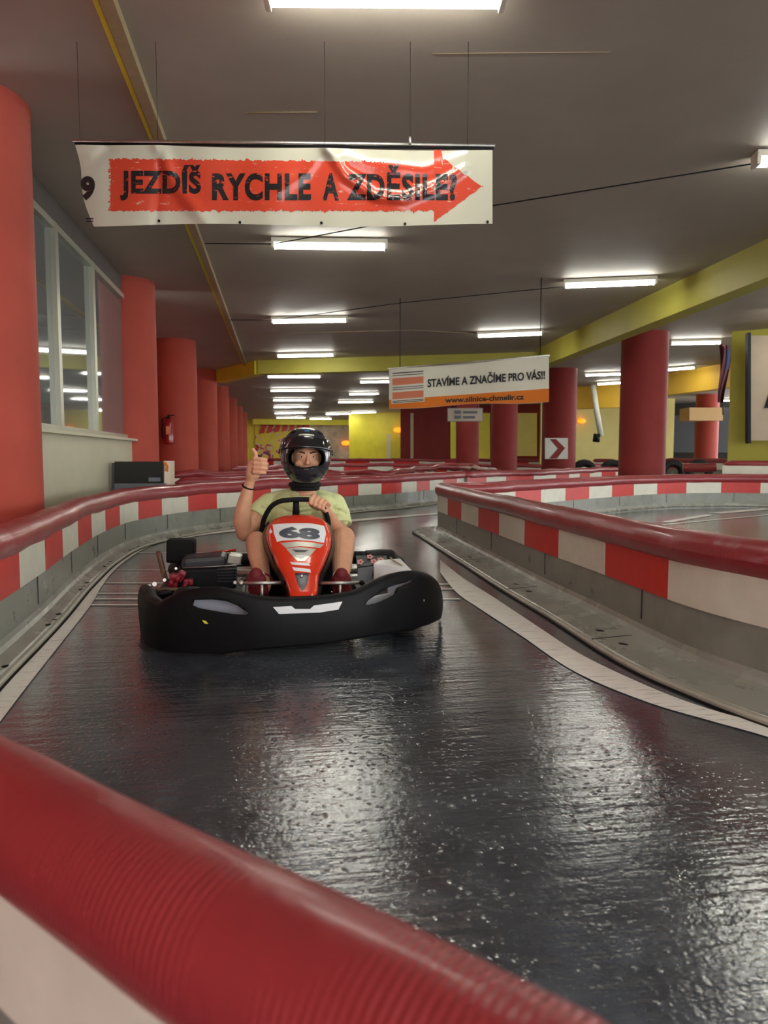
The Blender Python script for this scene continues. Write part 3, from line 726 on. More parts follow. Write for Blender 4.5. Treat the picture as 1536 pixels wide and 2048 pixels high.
# right barrier (hairpin)
ptsB = [H(2540, 1236, .495), H(1982, 1183, .495), H(1719, 1151, .495), H(1536, 1124, .495), H(1379, 1096, .495), H(1216, 1058, .495), H(1100, 1032, .495), H(1006, 1009.5, .495), H(936, 993, .495), H(899, 984, .495), H(884, 980.5, .495), H(890, 978.5, .495), H(925, 977.5, .495), H(990, 975.5, .495), H(1053, 971.5, .495), H(1170, 965, .495), H(1309, 959, .495), H(1436, 957.5, .495), H(1536, 958, .495), H(1700, 960, .495)]
sB = sum((q_-p_).length for p_, q_ in zip(ptsB[:4], ptsB[1:5]))+(H(1365, 1093, .495)-ptsB[4]).length
barrier(ptsB, 'long hairpin barrier on the right with red and white panels and a dark red hose', zc=.495, foot=(.30, .06), plen=.68, first=1, shift=sB, wob=.008, strip=(1, 0), seed=2)
# left barrier
ptsA = [H(-560, 1330), H(-300, 1215), H(-120, 1130), H(0, 1083), H(65, 1057), H(130, 1029), H(195, 1006), H(260, 992), H(358, 981.6), H(472, 974), H(600, 966.5), H(701, 961), H(792, 957.5), H(870, 953), H(932, 950)]
barrier(ptsA, 'left outer barrier curving past the kart under the first red column', foot=(.0, .135), plen=.52, first=1, wob=.014, strip=(0, 1), seed=5)
# closest barrier: big hose across the lower left corner
z_ = .50
sC = (at_h(-520, 1330, z_)-at_h(-230, 1475, z_)).length+(at_h(-230, 1475, z_)-at_h(75, 1660, z_)).length
ptsC = [at_h(-520, 1330, z_), at_h(-230, 1475, z_), at_h(0, 1612, z_), at_h(200, 1735, z_), at_h(420, 1868, z_), at_h(640, 1985, z_), at_h(800, 2075, z_), at_h(1050, 2225, z_), at_h(1300, 2380, z_)]
barrier(ptsC, 'closest barrier crossing the lower left corner with a thick dark red ribbed hose', zc=z_, r=.066, foot=(.05, .05), plen=1.1, first=0, shift=sC, ph=.10, seams=False, step=.03, seed=8)
# barriers farther back
barrier([H(930, 950.5), H(1009, 947), H(1103, 945), H(1196, 940), H(1300, 937)], 'barrier behind the hairpin with short red and white panels', zc=.50, foot=(.1, .1), plen=.8, first=0, wob=.02, seams=False, step=.12, seed=11)
barrier([H(350, 966), H(470, 963), H(600, 958), H(700, 955)], 'short barrier directly behind the left barrier by the display box', foot=(.1, .1), plen=.8, first=1, wob=.02, seams=False, step=.12, seed=12)
barrier([H(345, 952), H(480, 949), H(660, 946), H(781, 946), H(844, 938), H(921, 936), H(1000, 943)], 'wavy middle barrier whose hose dips behind the helmet', foot=(.1, .1), plen=.8, first=1, wob=.06, seams=False, step=.12, seed=13)
barrier([H(462, 938, .5), H(520, 936, .5), H(660, 931, .5), H(800, 930.5, .5), H(930, 930.7, .5), H(1080, 932, .5), H(1240, 931, .5)], 'far barrier running across the hall behind the wavy one', zc=.5, foot=(.1, .1), plen=1.0, first=0, wob=.04, seams=False, step=.2, seed=14)
barrier([at_d(500, 922, 36), at_d(660, 920, 35), at_d(900, 920, 32.6), at_d(1090, 920, 31), at_d(1240, 920, 29.4)], 'farthest barrier in front of the red and yellow back wall', zc=.66, foot=(.1, .1), plen=1.2, first=0, wob=.03, seams=False, step=.25, seed=15)
barrier([at_d(1250, 920, 24), at_d(1330, 918, 23.5), at_d(1480, 918, 20), at_d(1640, 918, 19)], 'far barrier below the bright red column', zc=.72, foot=(.1, .1), plen=1.0, first=1, wob=.03, seams=False, step=.2, seed=16)
barrier([at_d(1445, 928, 13.35), at_d(1536, 925, 13.05), at_d(1690, 922, 12.6)], 'barrier with white panels at the foot of the olive wall', zc=.74, r=.06, foot=(0, 0), plen=3, first=1, wob=.01, seams=False, step=.15, seed=17)
p = [at_d(1366, 935, 16.5), at_d(1400, 936, 16.4), at_d(1432, 934, 16.3)]
mb = MB(); mb.tube(catmull(p, .05), .10, M_hose, n=20); mb.uv = [(0, 0)]*len(mb.v); tag(mb.build('hose_piece', weld=False), 'short loose dark red hose lying between the far barriers', 'hose')
mb = MB()
for i, tx_ in enumerate((1168, 1225, 1345, 1398)):
    c = at_d(tx_, 931, 20.5); c.z = .395
    R = Matrix.Rotation(.4*math.sin(i), 3, 'X'); ring = [c+RH*(.28*math.cos(a_*math.pi/8))+V(0, 0, .28*math.sin(a_*math.pi/8)) for a_ in range(16)]
    if True:
        mb = MB(); mb.tube(ring, .11, M_tyre, n=10, closed=True); tag(mb.build('tyre'), 'black tyre in the row of tyres behind the far barriers', 'tyre', 'tyres behind the far barriers')

# ------------------------------------------------------------------ painted lines
def ribbon(pts_in, pts_out, name, z=.004, label=None):
    a_ = catmull([at_h(x, y, 0) for x, y in pts_in], .05); b_ = catmull([at_h(x, y, 0) for x, y in pts_out], .05)
    n = 120; f = lambda P, u: P[min(len(P)-1, int(u*(len(P)-1)))]
    mb = MB(); mb.grid(lambda u, v: (f(a_, u).lerp(f(b_, u), v))+V(0, 0, z), n, 2, M_line, smooth=False); return struct(name, mb, weld=False)
ribbon([(-260, 1640), (-120, 1520), (0, 1352), (98, 1250), (146, 1194), (182, 1150), (228, 1115), (286, 1088), (340, 1075), (462, 1059), (697, 1040), (875, 1026)],
       [(-260, 1790), (-120, 1610), (0, 1446), (81, 1340), (179, 1215), (205, 1172), (236, 1135), (290, 1098), (342, 1082), (462, 1064), (697, 1044), (875, 1029)], 'lane_line')
ribbon([(880, 1146), (913, 1186), (960, 1219), (1044, 1274), (1146, 1343), (1286, 1403), (1426, 1445), (1536, 1476), (1800, 1560)],
       [(880, 1120), (925, 1156), (985, 1194), (1081, 1258), (1165, 1312), (1291, 1372), (1403, 1415), (1536, 1452), (1800, 1520)], 'lane_line')
def stroke(x0, y0, x1, y1, w_, name='road_marking'):
    a_ = at_h(x0, y0, 0); b_ = at_h(x1, y1, 0); mb = MB(); d_ = (b_-a_); n_ = d_.cross(V(0, 0, 1)).normalized()*w_/2; z = V(0, 0, .005)
    mb.add([a_-n_+z, b_-n_+z, b_+n_+z, a_+n_+z], [(0, 1, 2, 3)], M_line); return struct(name, mb)
for (x0, y, x1) in ((265, 1106, 540), (232, 1141, 560), (210, 1167, 580), (196, 1188, 600), (190, 1199, 920), (182, 1211, 600)): stroke(x0, y, x1, y, .022 if y < 1150 else .03)
stroke(868, 1170, 905, 1169, .03); stroke(872, 1180, 912, 1179, .03)
stroke(1270, 1055, 1560, 1028, .06); stroke(1330, 1045, 1420, 1030, .14); stroke(1430, 1027, 1536, 1018, .2)

# ------------------------------------------------------------------ the kart
KO = at_h(603, 1303, 0); KA = math.radians(9.5)-YAW
KX = V(math.cos(KA), math.sin(KA), 0); KY = V(-math.sin(KA), math.cos(KA), 0)
def K(px, py, ly):
    r = ray(px, py); t = ((KO-C0).dot(KY)+ly)/r.dot(KY); return C0+r*t
def L3(x, y, z): return KO+KX*x+KY*y+V(0, 0, z)
KR = Matrix.Rotation(KA, 3, 'Z')
kart = empty('go_kart', KO, KA); tag(kart, 'black and red rental go-kart number 68 turning towards the camera on the dark track', 'go-kart')
bpy.context.view_layer.update()
# front bumper fairing
BT = [(286, 1172, 1222, .60), (289, 1178, 1262, .48), (293, 1190, 1288, .36), (302, 1199, 1305, .25), (318, 1206, 1314, .17), (335, 1197, 1316, .125), (360, 1186, 1314, .09), (400, 1179, 1311, .06), (445, 1178, 1306, .035),
      (480, 1186, 1301, .018), (515, 1194, 1297, .005), (560, 1197, 1293, 0), (605, 1196, 1289, 0), (650, 1193, 1285, 0), (700, 1186, 1277, .004), (730, 1175, 1272, .018), (760, 1159, 1267, .045),
      (790, 1149, 1262, .08), (825, 1144, 1255, .13), (850, 1148, 1248, .19), (866, 1157, 1241, .27), (874, 1168, 1236, .38), (876, 1176, 1230, .50), (874, 1182, 1222, .62)]
tops = catmull([K(a_, b_, d_) for a_, b_, c_, d_ in BT], .012); bots = catmull([K(a_, c_, d_) for a_, b_, c_, d_ in BT], .012)
def along(P, u): f = u*(len(P)-1); i = min(int(f), len(P)-2); return P[i].lerp(P[i+1], f-i)
def bumper_pt(u, t, off=0):
    T = along(tops, u); B = along(bots, u); du = .012
    tg = along(tops, min(1, u+du))-along(tops, max(0, u-du)); tg.z = 0; tg.normalize(); n_ = V(tg.y, -tg.x, 0)
    if t < 0: return T-n_*(.05*-t)-V(0, 0, .012*t*t)
    return T.lerp(B, t)+n_*(.020*math.sin(math.pi*min(1, t*.80+.04))**.7+off)
mb = MB(); mb.grid(lambda u, v: bumper_pt(u, -1+v*2.0 if v < .12 else (v-.12)/.88) if v >= .12 else bumper_pt(u, -1+v/.12), 180, 26, M_black)
fb = mb.build('front_bumper', kart)
bake(fb, [('SOLIDIFY', dict(thickness=.014, offset=0))])
def cutter(poly, ly0, ly1):
    a_ = [K(x, y, ly0) for x, y in poly]; b_ = [K(x, y, ly1) for x, y in poly]; n_ = len(poly)
    m2 = MB(); m2.add(a_+b_, [tuple(range(n_)), tuple(range(2*n_-1, n_-1, -1))]+[(i, i+n_, (i+1) % n_+n_, (i+1) % n_) for i in range(n_)], M_black)
    return m2.build('cutter')
def cut(o, cs):
    for c in cs:
        bake(o, [('BOOLEAN', dict(operation='DIFFERENCE', object=c, solver='EXACT'))]); bpy.data.objects.remove(c)
slotL = [(382, 1205), (390, 1200), (425, 1199), (452, 1202), (475, 1211), (497, 1226), (493, 1230), (465, 1228), (430, 1222), (398, 1216), (385, 1210)]
slotR = [(731, 1209), (736, 1201), (752, 1190), (764, 1180), (788, 1171), (812, 1165), (823, 1159), (820, 1169), (800, 1181), (776, 1196), (750, 1207), (736, 1210)]
cut(fb, [cutter(slotL, -.12, .22), cutter(slotR, -.12, .30)])
def on_bumper(px, py, off=.012):
    """point of the bumper skin seen at this place"""
    ly = interp(BT, px, 3); t_ = (py-interp(BT, px, 1))/(interp(BT, px, 2)-interp(BT, px, 1))
    return K(px, py, ly-.020*math.sin(math.pi*min(1, max(0.02, t_)*.80+.04))**.7-off)
def decal(mb, poly, M, m, cuts=0):
    bm = bmesh.new(); vs = [bm.verts.new((x, y, 0)) for x, y in poly]; bm.faces.new(vs); bmesh.ops.triangulate(bm, faces=bm.faces)
    for _ in range(cuts):
        bmesh.ops.subdivide_edges(bm, edges=list(bm.edges), cuts=1); bmesh.ops.triangulate(bm, faces=bm.faces)
    bm.verts.index_update(); mb.add([M(v.co.x, v.co.y) for v in bm.verts], [[v.index for v in f.verts] for f in bm.faces], m); bm.free()
mb = MB(); decal(mb, [(546, 1214), (583, 1212), (590, 1218), (620, 1218), (628, 1211), (685, 1203), (677, 1219), (640, 1225), (558, 1228)], on_bumper, M_plate, 3)
o = mb.build('bumper_sticker', kart); o['label'] = 'white blank sticker on the front bumper'
mb = MB()
for (x, y) in ((410, 1245), (776, 1225)):
    decal(mb, [(x-6, y-5), (x+2, y-3), (x+7, y+3), (x-1, y+2)], on_bumper, M_yellow)
    mb.build('yellow_mark', kart); mb = MB()
decal(mb, [(847, 1199), (862, 1197), (862, 1201), (847, 1203)], lambda x, y: on_bumper(x, y, .03), M_silver); mb.build('side_mark', kart)
# nose fairing
NT = [(1030, 584, 608, .52), (1033, 565, 630, .50), (1039, 550, 644, .47), (1049, 540, 652, .43), (1062, 536, 657, .39), (1078, 537, 659, .35), (1095, 541, 658, .31), (1112, 549, 652, .27), (1130, 555, 645, .22), (1150, 568, 636, .17), (1168, 575, 634, .12), (1185, 580, 632, .07), (1199, 583, 630, .05)]
def nose(px, py, off=0, uu=None):
    xl, xr, ly = (interp(NT, py, k) for k in (1, 2, 3)); u = uu if uu is not None else (px-(xl+xr)/2)/((xr-xl)/2)
    uc = max(-1, min(1, u)); ex = abs(u)-abs(uc); x = (xl+xr)/2+uc*(xr-xl)/2
    w_ = (xr-xl)/125
    return K(x+math.copysign(ex*8, u), py+ex*3, ly-.075*w_*math.sqrt(max(0, 1-uc*uc*.96))+ex*.16-off+.02*w_)
mb = MB(); mb.grid(lambda u, v: nose(0, 1030+169*v, 0, -1.35+2.7*u), 48, 60, M_kred); nf = mb.build('nose_fairing', kart); bake(nf, [('SOLIDIFY', dict(thickness=.006, offset=0))])
mb = MB()
mb.grid(lambda u, v: nose(0, 1042+150*v, -.03-.02*u, -1.15-.9*u)+KX*(-.012*math.sin(math.pi*v)), 8, 30, M_kblackdk)
mb.build('nose_side_skirt', kart); mb = MB()
mb.grid(lambda u, v: nose(0, 1042+150*v, -.03-.02*u, 1.15+.9*u)+KX*(.012*math.sin(math.pi*v)), 8, 30, M_kblackdk); mb.build('nose_side_skirt', kart)
on_nose = lambda x, y: nose(x, y, .006)
on_nose2 = lambda x, y: nose(x, y, .009)
np_ = empty('number_plate', K(597, 1066, .3)); np_.parent = kart; np_.matrix_parent_inverse = kart.matrix_basis.inverted(); bpy.context.view_layer.update()
mb = MB(); decal(mb, [(545, 1049), (562, 1046), (595, 1045), (625, 1047), (650, 1052), (652, 1068), (648, 1086), (625, 1082), (595, 1080), (565, 1081), (554, 1084), (548, 1068)], on_nose, M_plate, 4); mb.build('plate', kart)
bpy.data.objects.remove(np_)
mb = MB(); put_text(mb, '68', 558, 640, 1052, 1075, M_digit, lambda x, y, l: nose(x, y, .010), bold=.055, slope=4.5); o = mb.build('number', kart, weld=False)
mb = MB(); decal(mb, [(560, 1086), (595, 1083), (625, 1085), (648, 1089), (640, 1096), (600, 1092), (572, 1096)], on_nose, M_silver, 3)
decal(mb, [(572, 1097), (600, 1094), (632, 1098), (620, 1112), (610, 1122), (595, 1122), (585, 1112)], on_nose, M_silver, 3)
decal(mb, [(584, 1099), (618, 1100), (610, 1104), (592, 1104)], on_nose2, M_digit, 2)
decal(mb, [(590, 1110), (613, 1110), (603, 1117)], on_nose2, M_plate, 1)
mb.build('nose_stripe', kart); mb = MB(); decal(mb, [(580, 1124), (618, 1127), (621, 1132), (584, 1129)], on_nose, M_plate, 2); mb.build('nose_stripe', kart); mb = MB(); decal(mb, [(584, 1134), (620, 1138), (622, 1145), (588, 1141)], on_nose, M_plate, 2); mb.build('nose_stripe', kart); mb = MB()
decal(mb, [(573, 1041), (625, 1041), (632, 1044), (575, 1044)], on_nose, M_plate, 2); mb.build('nose_stripe', kart); mb = MB()
decal(mb, [(536, 1055), (541, 1056), (545, 1064), (540, 1068)], on_nose, M_plate, 1)
mb.build('nose_stripe', kart)
mb = MB(); decal(mb, [(590, 1146), (618, 1146), (616, 1162), (610, 1176), (605, 1183), (600, 1176), (593, 1162)], on_nose, M_navy, 3); mb.build('nose_badge', kart)
mb = MB(); mb.ball(nose(603, 1152, .010), (.009, .006, .009), M_steel, rot=KR, n=12, k=8); mb.build('nose_bolt', kart)

# steering wheel and column
SW = [(565, 1001, .655), (595, 999, .65), (622, 1000, .655), (640, 1008, .67), (652, 1026, .69), (657, 1048, .715), (652, 1068, .74), (638, 1082, .76), (600, 1090, .77), (556, 1086, .765), (533, 1076, .75), (525, 1058, .73), (528, 1038, .705), (540, 1016, .675), (552, 1006, .66)]
pts = [K(*p) for p in SW]; ring = catmull(pts+[pts[0]], .012)[:-1]
stw = MB(); stw.tube(ring, .0135, M_blackmatt, n=14, closed=True); sw_o = stw.build('steering_wheel', kart)
mb = MB(); hub = K(592, 1040, .73); mb.tube([hub, K(592, 1003, .66)], [.022, .016], M_blackmatt, n=12); mb.tube([hub, K(530, 1060, .73)], .012, M_blackmatt, n=10); mb.tube([hub, K(654, 1060, .73)], .012, M_blackmatt, n=10)
mb.tube([hub-KY*.01, hub+KY*.025], .035, M_blackmatt, n=20)
o = mb.build('wheel_spoke', sw_o)
mb = MB(); mb.tube([hub, L3(0, .18, .16)], .012, M_steel, n=10); mb.build('steering_column', kart)
# pedals
for (x0, x1) in ((486, 562), (642, 718)):
    mb = MB(); mb.tube([K(x0, 1166.5, .17), K(x1, 1165.5, .17)], .0085, M_steel, n=12); mb.tube([K((x0+x1)/2, 1167, .175), K((x0+x1)/2, 1215, .20)], .008, M_steel, n=8); mb.build('pedal', kart)
for x in (482, 640, 566, 724):
    mb = MB(); mb.ball(K(x, 1166, .175), .014, M_steel if x < 500 else M_black, n=12, k=8); mb.build('pedal_bolt', kart)
# wheels
def wheel(x, y, r, wd, steer=0, lab=None):
    R = KR@Matrix.Rotation(steer, 3, 'Z'); c = L3(x, y, r+.002); n_ = 36
    prof = [(-wd/2+.012, .45), (-wd/2, .62), (-wd/2, .86), (-wd/2+.02, .97), (0, 1.0), (wd/2-.02, .97), (wd/2, .86), (wd/2, .62), (wd/2-.012, .45)]
    vs = [c+R@V(o_, r*k_*math.cos(2*math.pi*i/n_), r*k_*math.sin(2*math.pi*i/n_)) for i in range(n_) for o_, k_ in prof]; q = len(prof)
    fs = [(i*q+j, i*q+(j+1) % q, ((i+1) % n_)*q+(j+1) % q, ((i+1) % n_)*q+j) for i in range(n_) for j in range(q)]
    mb = MB(); mb.add(vs, fs, M_tyre, True); t_ = mb.build('tyre', kart)
    mb = MB(); mb.tube([c+R@V(-wd*.36, 0, 0), c+R@V(wd*.36, 0, 0)], r*.47, M_steel, n=24); mb.tube([c+R@V(-wd*.5, 0, 0), c+R@V(wd*.5, 0, 0)], r*.16, M_black, n=16); mb.build('rim', t_)
wheel(-.53, .33, .128, .13, -.12); wheel(.54, .30, .128, .13, -.12); wheel(-.585, 1.38, .14, .21); wheel(.585, 1.38, .14, .21)
mb = MB(); mb.tube([L3(-.66, 1.38, .142), L3(.66, 1.38, .142)], .018, M_steel, n=12); mb.build('rear_axle', kart)
# chassis
mb = MB()
for s_ in (-1, 1):
    mb.tube(catmull([L3(s_*.24, .06, .075), L3(s_*.27, .4, .075), L3(s_*.30, .7, .075), L3(s_*.33, 1.1, .08), L3(s_*.30, 1.5, .085)], .05), .016, M_black, n=8)
for y in (.12, .45, .95, 1.5): mb.tube([L3(-.3, y, .075), L3(.3, y, .075)], .015, M_black, n=8)
mb.tube([L3(-.5, .36, .13), L3(.5, .36, .13)], .013, M_steel, n=8); mb.build('chassis_frame', kart)
mb = MB(); mb.box(L3(0, .5, .055), (.5, .88, .012), M_kblackdk, rot=KR, bev=.004); mb.build('floor_tray', kart)
# side bumpers
def pod(name, pts, r, m=M_black):
    mb = MB(); mb.tube(catmull(pts, .03), r, m, n=14); return mb.build(name, kart)
for s_ in (-1, 1):
    pod('side_bumper', [L3(s_*.66, .52, .13), L3(s_*.69, .75, .14), L3(s_*.69, 1.0, .14), L3(s_*.66, 1.2, .14)], .05)
pod('rear_bumper', [L3(-.66, 1.25, .17), L3(-.72, 1.45, .18), L3(-.62, 1.62, .19), L3(-.3, 1.68, .19), L3(.3, 1.68, .19), L3(.62, 1.62, .19), L3(.72, 1.45, .18), L3(.66, 1.25, .17)], .045)
# seat
def seatf(u, v):
    a_ = (u-.5)*2; z = .10+.50*v; y = 1.02+.28*v**.8+.03*a_*a_*-1; x = .05+a_*(.21+.03*math.sin(v*3))
    return L3(x, y-.16*abs(a_)**3*(1-.3*v), z+.03*(1-abs(a_)))
mb = MB(); mb.grid(seatf, 24, 18, M_black); so = mb.build('seat', kart); bake(so, [('SOLIDIFY', dict(thickness=.012, offset=0))])
mb = MB(); mb.box(L3(.04, .86, .10), (.36, .34, .03), M_black, rot=KR, bev=.012); mb.build('seat_base', kart)
# engine side (driver's right)
mb = MB(); mb.box(K(363, 1101, 1.2), (.165, .13, .14), M_blackmatt, rot=KR@Matrix.Rotation(.04, 3, 'Y'), bev=.015); mb.tube([K(368, 1122, 1.2), K(376, 1150, 1.15)], .05, M_blackmatt, n=16); mb.build('air_box', kart)
mb = MB(); mb.tube(catmull([K(317, 1104, 1.18), K(322, 1125, 1.15), K(328, 1150, 1.1), K(333, 1168, 1.0)], .03), [.018]*40 if False else .016, M_rust, n=10); mb.build('exhaust_pipe', kart)
mb = MB(); mb.box(K(410, 1122, .92), (.24, .22, .075), M_kblackdk, rot=KR@Matrix.Rotation(-.05, 3, 'Y'), bev=.025); mb.build('engine_cover', kart)
mb = MB(); mb.box(K(415, 1152, .86), (.32, .24, .11), M_black, rot=KR, bev=.01); mb.build('engine_block', kart)
mb = MB(); mb.tube([K(366, 1136, .74), K(420, 1133.5, .735), K(456, 1131, .73), K(484, 1129, .72)], .003, M_steel, n=8); mb.build('engine_edge_trim', kart)
mb = MB(); mb.box(K(470, 1117, .86), (.075, .10, .055), M_silver, rot=KR@Matrix.Rotation(.2, 3, 'Y'), bev=.008)
mb.build('fuel_cap_cover', kart)
for i in range(5):
    mb = MB(); mb.box(K(453, 1138+i*6, .735), (.10, .02, .005), M_kblackdk, rot=KR); mb.build('cooling_fin', kart)
for (x, y, r) in ((348, 1160, .036), (362, 1152, .03), (377, 1164, .026), (345, 1172, .022)):
    mb = MB(); mb.box(K(x, y, .68), (r*2, r*1.6, r*1.3), M_engine_red, rot=KR@Matrix.Rotation(x*.7, 3, 'Y'), bev=r*.35); mb.tube([K(x, y, .66), K(x-10, y+9, .62)], r*.4, M_engine_red, n=10); mb.build('red_caliper', kart)
for (x, y, r) in ((309, 1168, .012), (299, 1172, .009), (329, 1160, .009), (352, 1137, .007), (470, 1165, .009)):
    mb = MB(); mb.tube([K(x, y, .60), K(x, y, .66)], r, M_steel, n=12); mb.build('hub_nut', kart)
mb = MB(); mb.tube([K(296, 1182, .58), K(330, 1178, .60), K(420, 1182, .55)], .011, M_rust, n=8); mb.tube([K(300, 1190, .5), K(345, 1186, .5)], .014, M_black, n=8); mb.build('side_rail', kart)
mb = MB(); mb.tube([K(408, 1109, 1.35), K(440, 1104, 1.35), K(472, 1100, 1.35)], .009, M_kred, n=8); mb.build('rear_rail', kart)
mb = MB(); mb.box(L3(-.46, .80, .12), (.38, .60, .05), M_black, rot=KR, bev=.015); mb.build('side_pod', kart)
# driver's left side: side pods
mb = MB(); mb.box(L3(.50, .82, .12), (.30, .66, .06), M_black, rot=KR, bev=.015); mb.build('side_pod', kart)
def patch(mb, P, m, cuts=0): decal(mb, P, lambda x, y: x, m)
mb = MB()
def quad3(mb, a_, b_, c_, d_, m, th=.012):
    n_ = (b_-a_).cross(d_-a_).normalized()*th; mb.add([a_, b_, c_, d_, a_-n_, b_-n_, c_-n_, d_-n_], [(0, 1, 2, 3), (7, 6, 5, 4), (0, 4, 5, 1), (1, 5, 6, 2), (2, 6, 7, 3), (3, 7, 4, 0)], m)
quad3(mb, K(714, 1134, .78), K(776, 1126, .78), K(773, 1111, 1.08), K(712, 1111, 1.08), M_black)
o = mb.build('side_pod_lid', kart)
lid = lambda u, v, h_=.004: K(714, 1134, .78).lerp(K(776, 1126, .78), u).lerp(K(712, 1111, 1.08).lerp(K(773, 1111, 1.08), u), v)+V(0, 0, h_)
M_pink = mat('pink sticker', srgb(226, 130, 130), .5)
for (u0, v0) in ((.12, .35), (.45, .8), (.78, .45), (.55, .3)):
    mb = MB()
    for k_ in range(5):
        a0 = 2*math.pi*k_/5; cu, cv = u0+.07*math.cos(a0), v0+.16*math.sin(a0)
        mb.add([lid(cu+.045*math.cos(j*math.pi/4), cv+.11*math.sin(j*math.pi/4)) for j in range(8)], [tuple(range(8))], M_pink)
    mb.build('flower_sticker', o)
mb = MB(); quad3(mb, K(716, 1137, .77), K(746, 1133, .77), K(742, 1178, .72), K(712, 1180, .72), M_greybox); mb.build('pod_side_panel', kart)
# pale pod nose, a rounded wedge
def wedge(u, v):
    a_ = math.pi*v; xL = K(746, 1128, .55); xR = K(824, 1140, .42); b0 = K(757, 1120, .72); b1 = K(800, 1116, .70)
    base0 = K(746, 1165, .5); base1 = K(826, 1150, .36)
    top = b0.lerp(b1, u); mid = xL.lerp(xR, u)+V(0, 0, .012*math.sin(math.pi*u)); low = base0.lerp(base1, u)-KY*.03*math.sin(math.pi*u)
    return top.lerp(mid, v*2) if v < .5 else mid.lerp(low, v*2-1)
mb = MB(); mb.grid(wedge, 20, 20, M_plate); wo = mb.build('side_fairing', kart); bake(wo, [('SOLIDIFY', dict(thickness=.01, offset=1)), ('SUBSURF', dict(levels=1))]); wo['label'] = 'pale side fairing behind the bumper'
mb = MB(); mb.tube([wedge(.55, 0)+V(0, 0, .008), wedge(.6, .25)+V(0, 0, .008), wedge(.75, .5)+V(0, 0, .008)], .004, M_tan, n=6); mb.build('fairing_stripe', wo)
M_backing = mat('light grey plastic', srgb(186, 188, 200), .4, var=.08)
# light grey sheets set behind the bumper slots, filling the view through
mb = MB(); quad3(mb, K(392, 1196, .16), K(500, 1196, .10), K(506, 1234, .10), K(380, 1234, .17), M_backing); mb.build('slot_backing', kart)
mb = MB(); quad3(mb, K(772, 1160, .26), K(830, 1152, .30), K(826, 1186, .30), K(776, 1200, .22), M_backing); quad3(mb, K(728, 1196, .14), K(778, 1186, .2), K(778, 1198, .2), K(728, 1214, .14), M_plate); mb.build('slot_backing', kart)

# ------------------------------------------------------------------ the driver
person = empty('person', L3(.03, 1.0, 0), KA); tag(person, 'driver in light green t-shirt and black helmet giving a thumbs up from the kart', 'person'); bpy.context.view_layer.update()
def cap_chain(mb, pts, rs, m, flat=False):
    """tapered limb: tube with rounded ends"""
    pts = [Vector(p) for p in pts]
    mb.tube(pts, rs, m, n=18)
    if not flat:
        for p, r in zip(pts, rs): mb.ball(p, r, m, n=18, k=12)
    else:
        for p, r in list(zip(pts, rs))[:-1]: mb.ball(p, r, m, n=18, k=12)
def organic(name, mb, voxel, smooth, parent, m):
    o = mb.build(name, parent, weld=False, fixn=False)
    bake(o, [('REMESH', dict(mode='VOXEL', voxel_size=voxel, use_smooth_shade=True)), ('SMOOTH', dict(factor=.5, iterations=smooth))])
    o.data.materials.clear(); o.data.materials.append(m)
    for p in o.data.polygons: p.material_index = 0; p.use_smooth = True
    return o
J = K
b = MB(); S = M_skin
HD = J(613, 916, .93)
# trunk
cap_chain(b, [L3(.04, 1.08, .19), L3(.05, 1.06, .33), L3(.07, 1.03, .47), J(606, 1010, 1.0)], [.13, .115, .125, .11], S)
cap_chain(b, [J(540, 1009, 1.02), J(606, 1003, 1.0), J(668, 1009, 1.02)], [.052, .075, .052], S)
cap_chain(b, [J(607, 1000, .985), J(611, 950, .95)], [.06, .056], S)
# head
b.ball(HD, (.077, .098, .115), S, rot=KR, n=32, k=24)
b.ball(HD+V(0, 0, -.055)-KY*.012, (.060, .080, .062), S, rot=KR)
fw = -KY
b.tube([HD+fw*.093+V(0, 0, .012), HD+fw*.105+V(0, 0, -.012), HD+fw*.112+V(0, 0, -.026)], [.008, .011, .013], S, n=12); b.ball(HD+fw*.110+V(0, 0, -.027), .014, S)
for s_ in (-1, 1):
    b.ball(HD+fw*.099+KX*s_*.011+V(0, 0, -.030), .009, S)
    b.ball(HD+fw*.078+KX*s_*.036+V(0, 0, .026), (.026, .014, .009), S, rot=KR)
    b.ball(HD+fw*.068+KX*s_*.044+V(0, 0, -.030), (.026, .020, .020), S, rot=KR)
    b.ball(HD+KX*s_*.077+KY*.005, (.010, .020, .030), S, rot=KR)
b.ball(HD+fw*.092+V(0, 0, -.062), (.024, .010, .006), S, rot=KR); b.ball(HD+fw*.090+V(0, 0, -.072), (.020, .010, .006), S, rot=KR)
# right arm (raised)
cap_chain(b, [J(534, 1010, 1.01), J(516, 1032, .96), J(500, 1053, .90), J(489, 1066, .86)], [.055, .053, .049, .046], S)
cap_chain(b, [J(488, 1066, .86), J(484, 1045, .85), J(486, 1022, .84), J(492, 995, .83), J(498, 970, .82), J(501, 960, .815)], [.043, .050, .047, .037, .028, .027], S)
# right hand: palm, curled fingers, thumb up
cap_chain(b, [J(501, 960, .815), J(504, 948, .80), J(506, 930, .795)], [.027, .033, .032], S)
cap_chain(b, [J(510, 950, .80), J(513, 922, .795)], [.026, .024], S)
for i, y in enumerate((917.5, 926.5, 935.5, 944)):
    dx = (0, 2, 1, -2)[i]; r = (.0112, .0118, .0115, .0102)[i]
    cap_chain(b, [J(506, y+1, .775), J(509+dx*.5, y, .752), J(522+dx, y+1, .742), J(531+dx, y+1.6, .752)], [r*1.15, r*1.1, r, r], S)
    cap_chain(b, [J(531+dx, y+1.6, .752), J(532+dx, y+1.8, .782), J(520+dx, y+2, .79)], [r, r*.95, r*.9], S)
cap_chain(b, [J(503, 936, .785), J(507, 924, .772), J(512, 914, .766), J(511, 906, .766), J(506, 899, .768)], [.019, .0165, .0125, .0115, .0095], S)
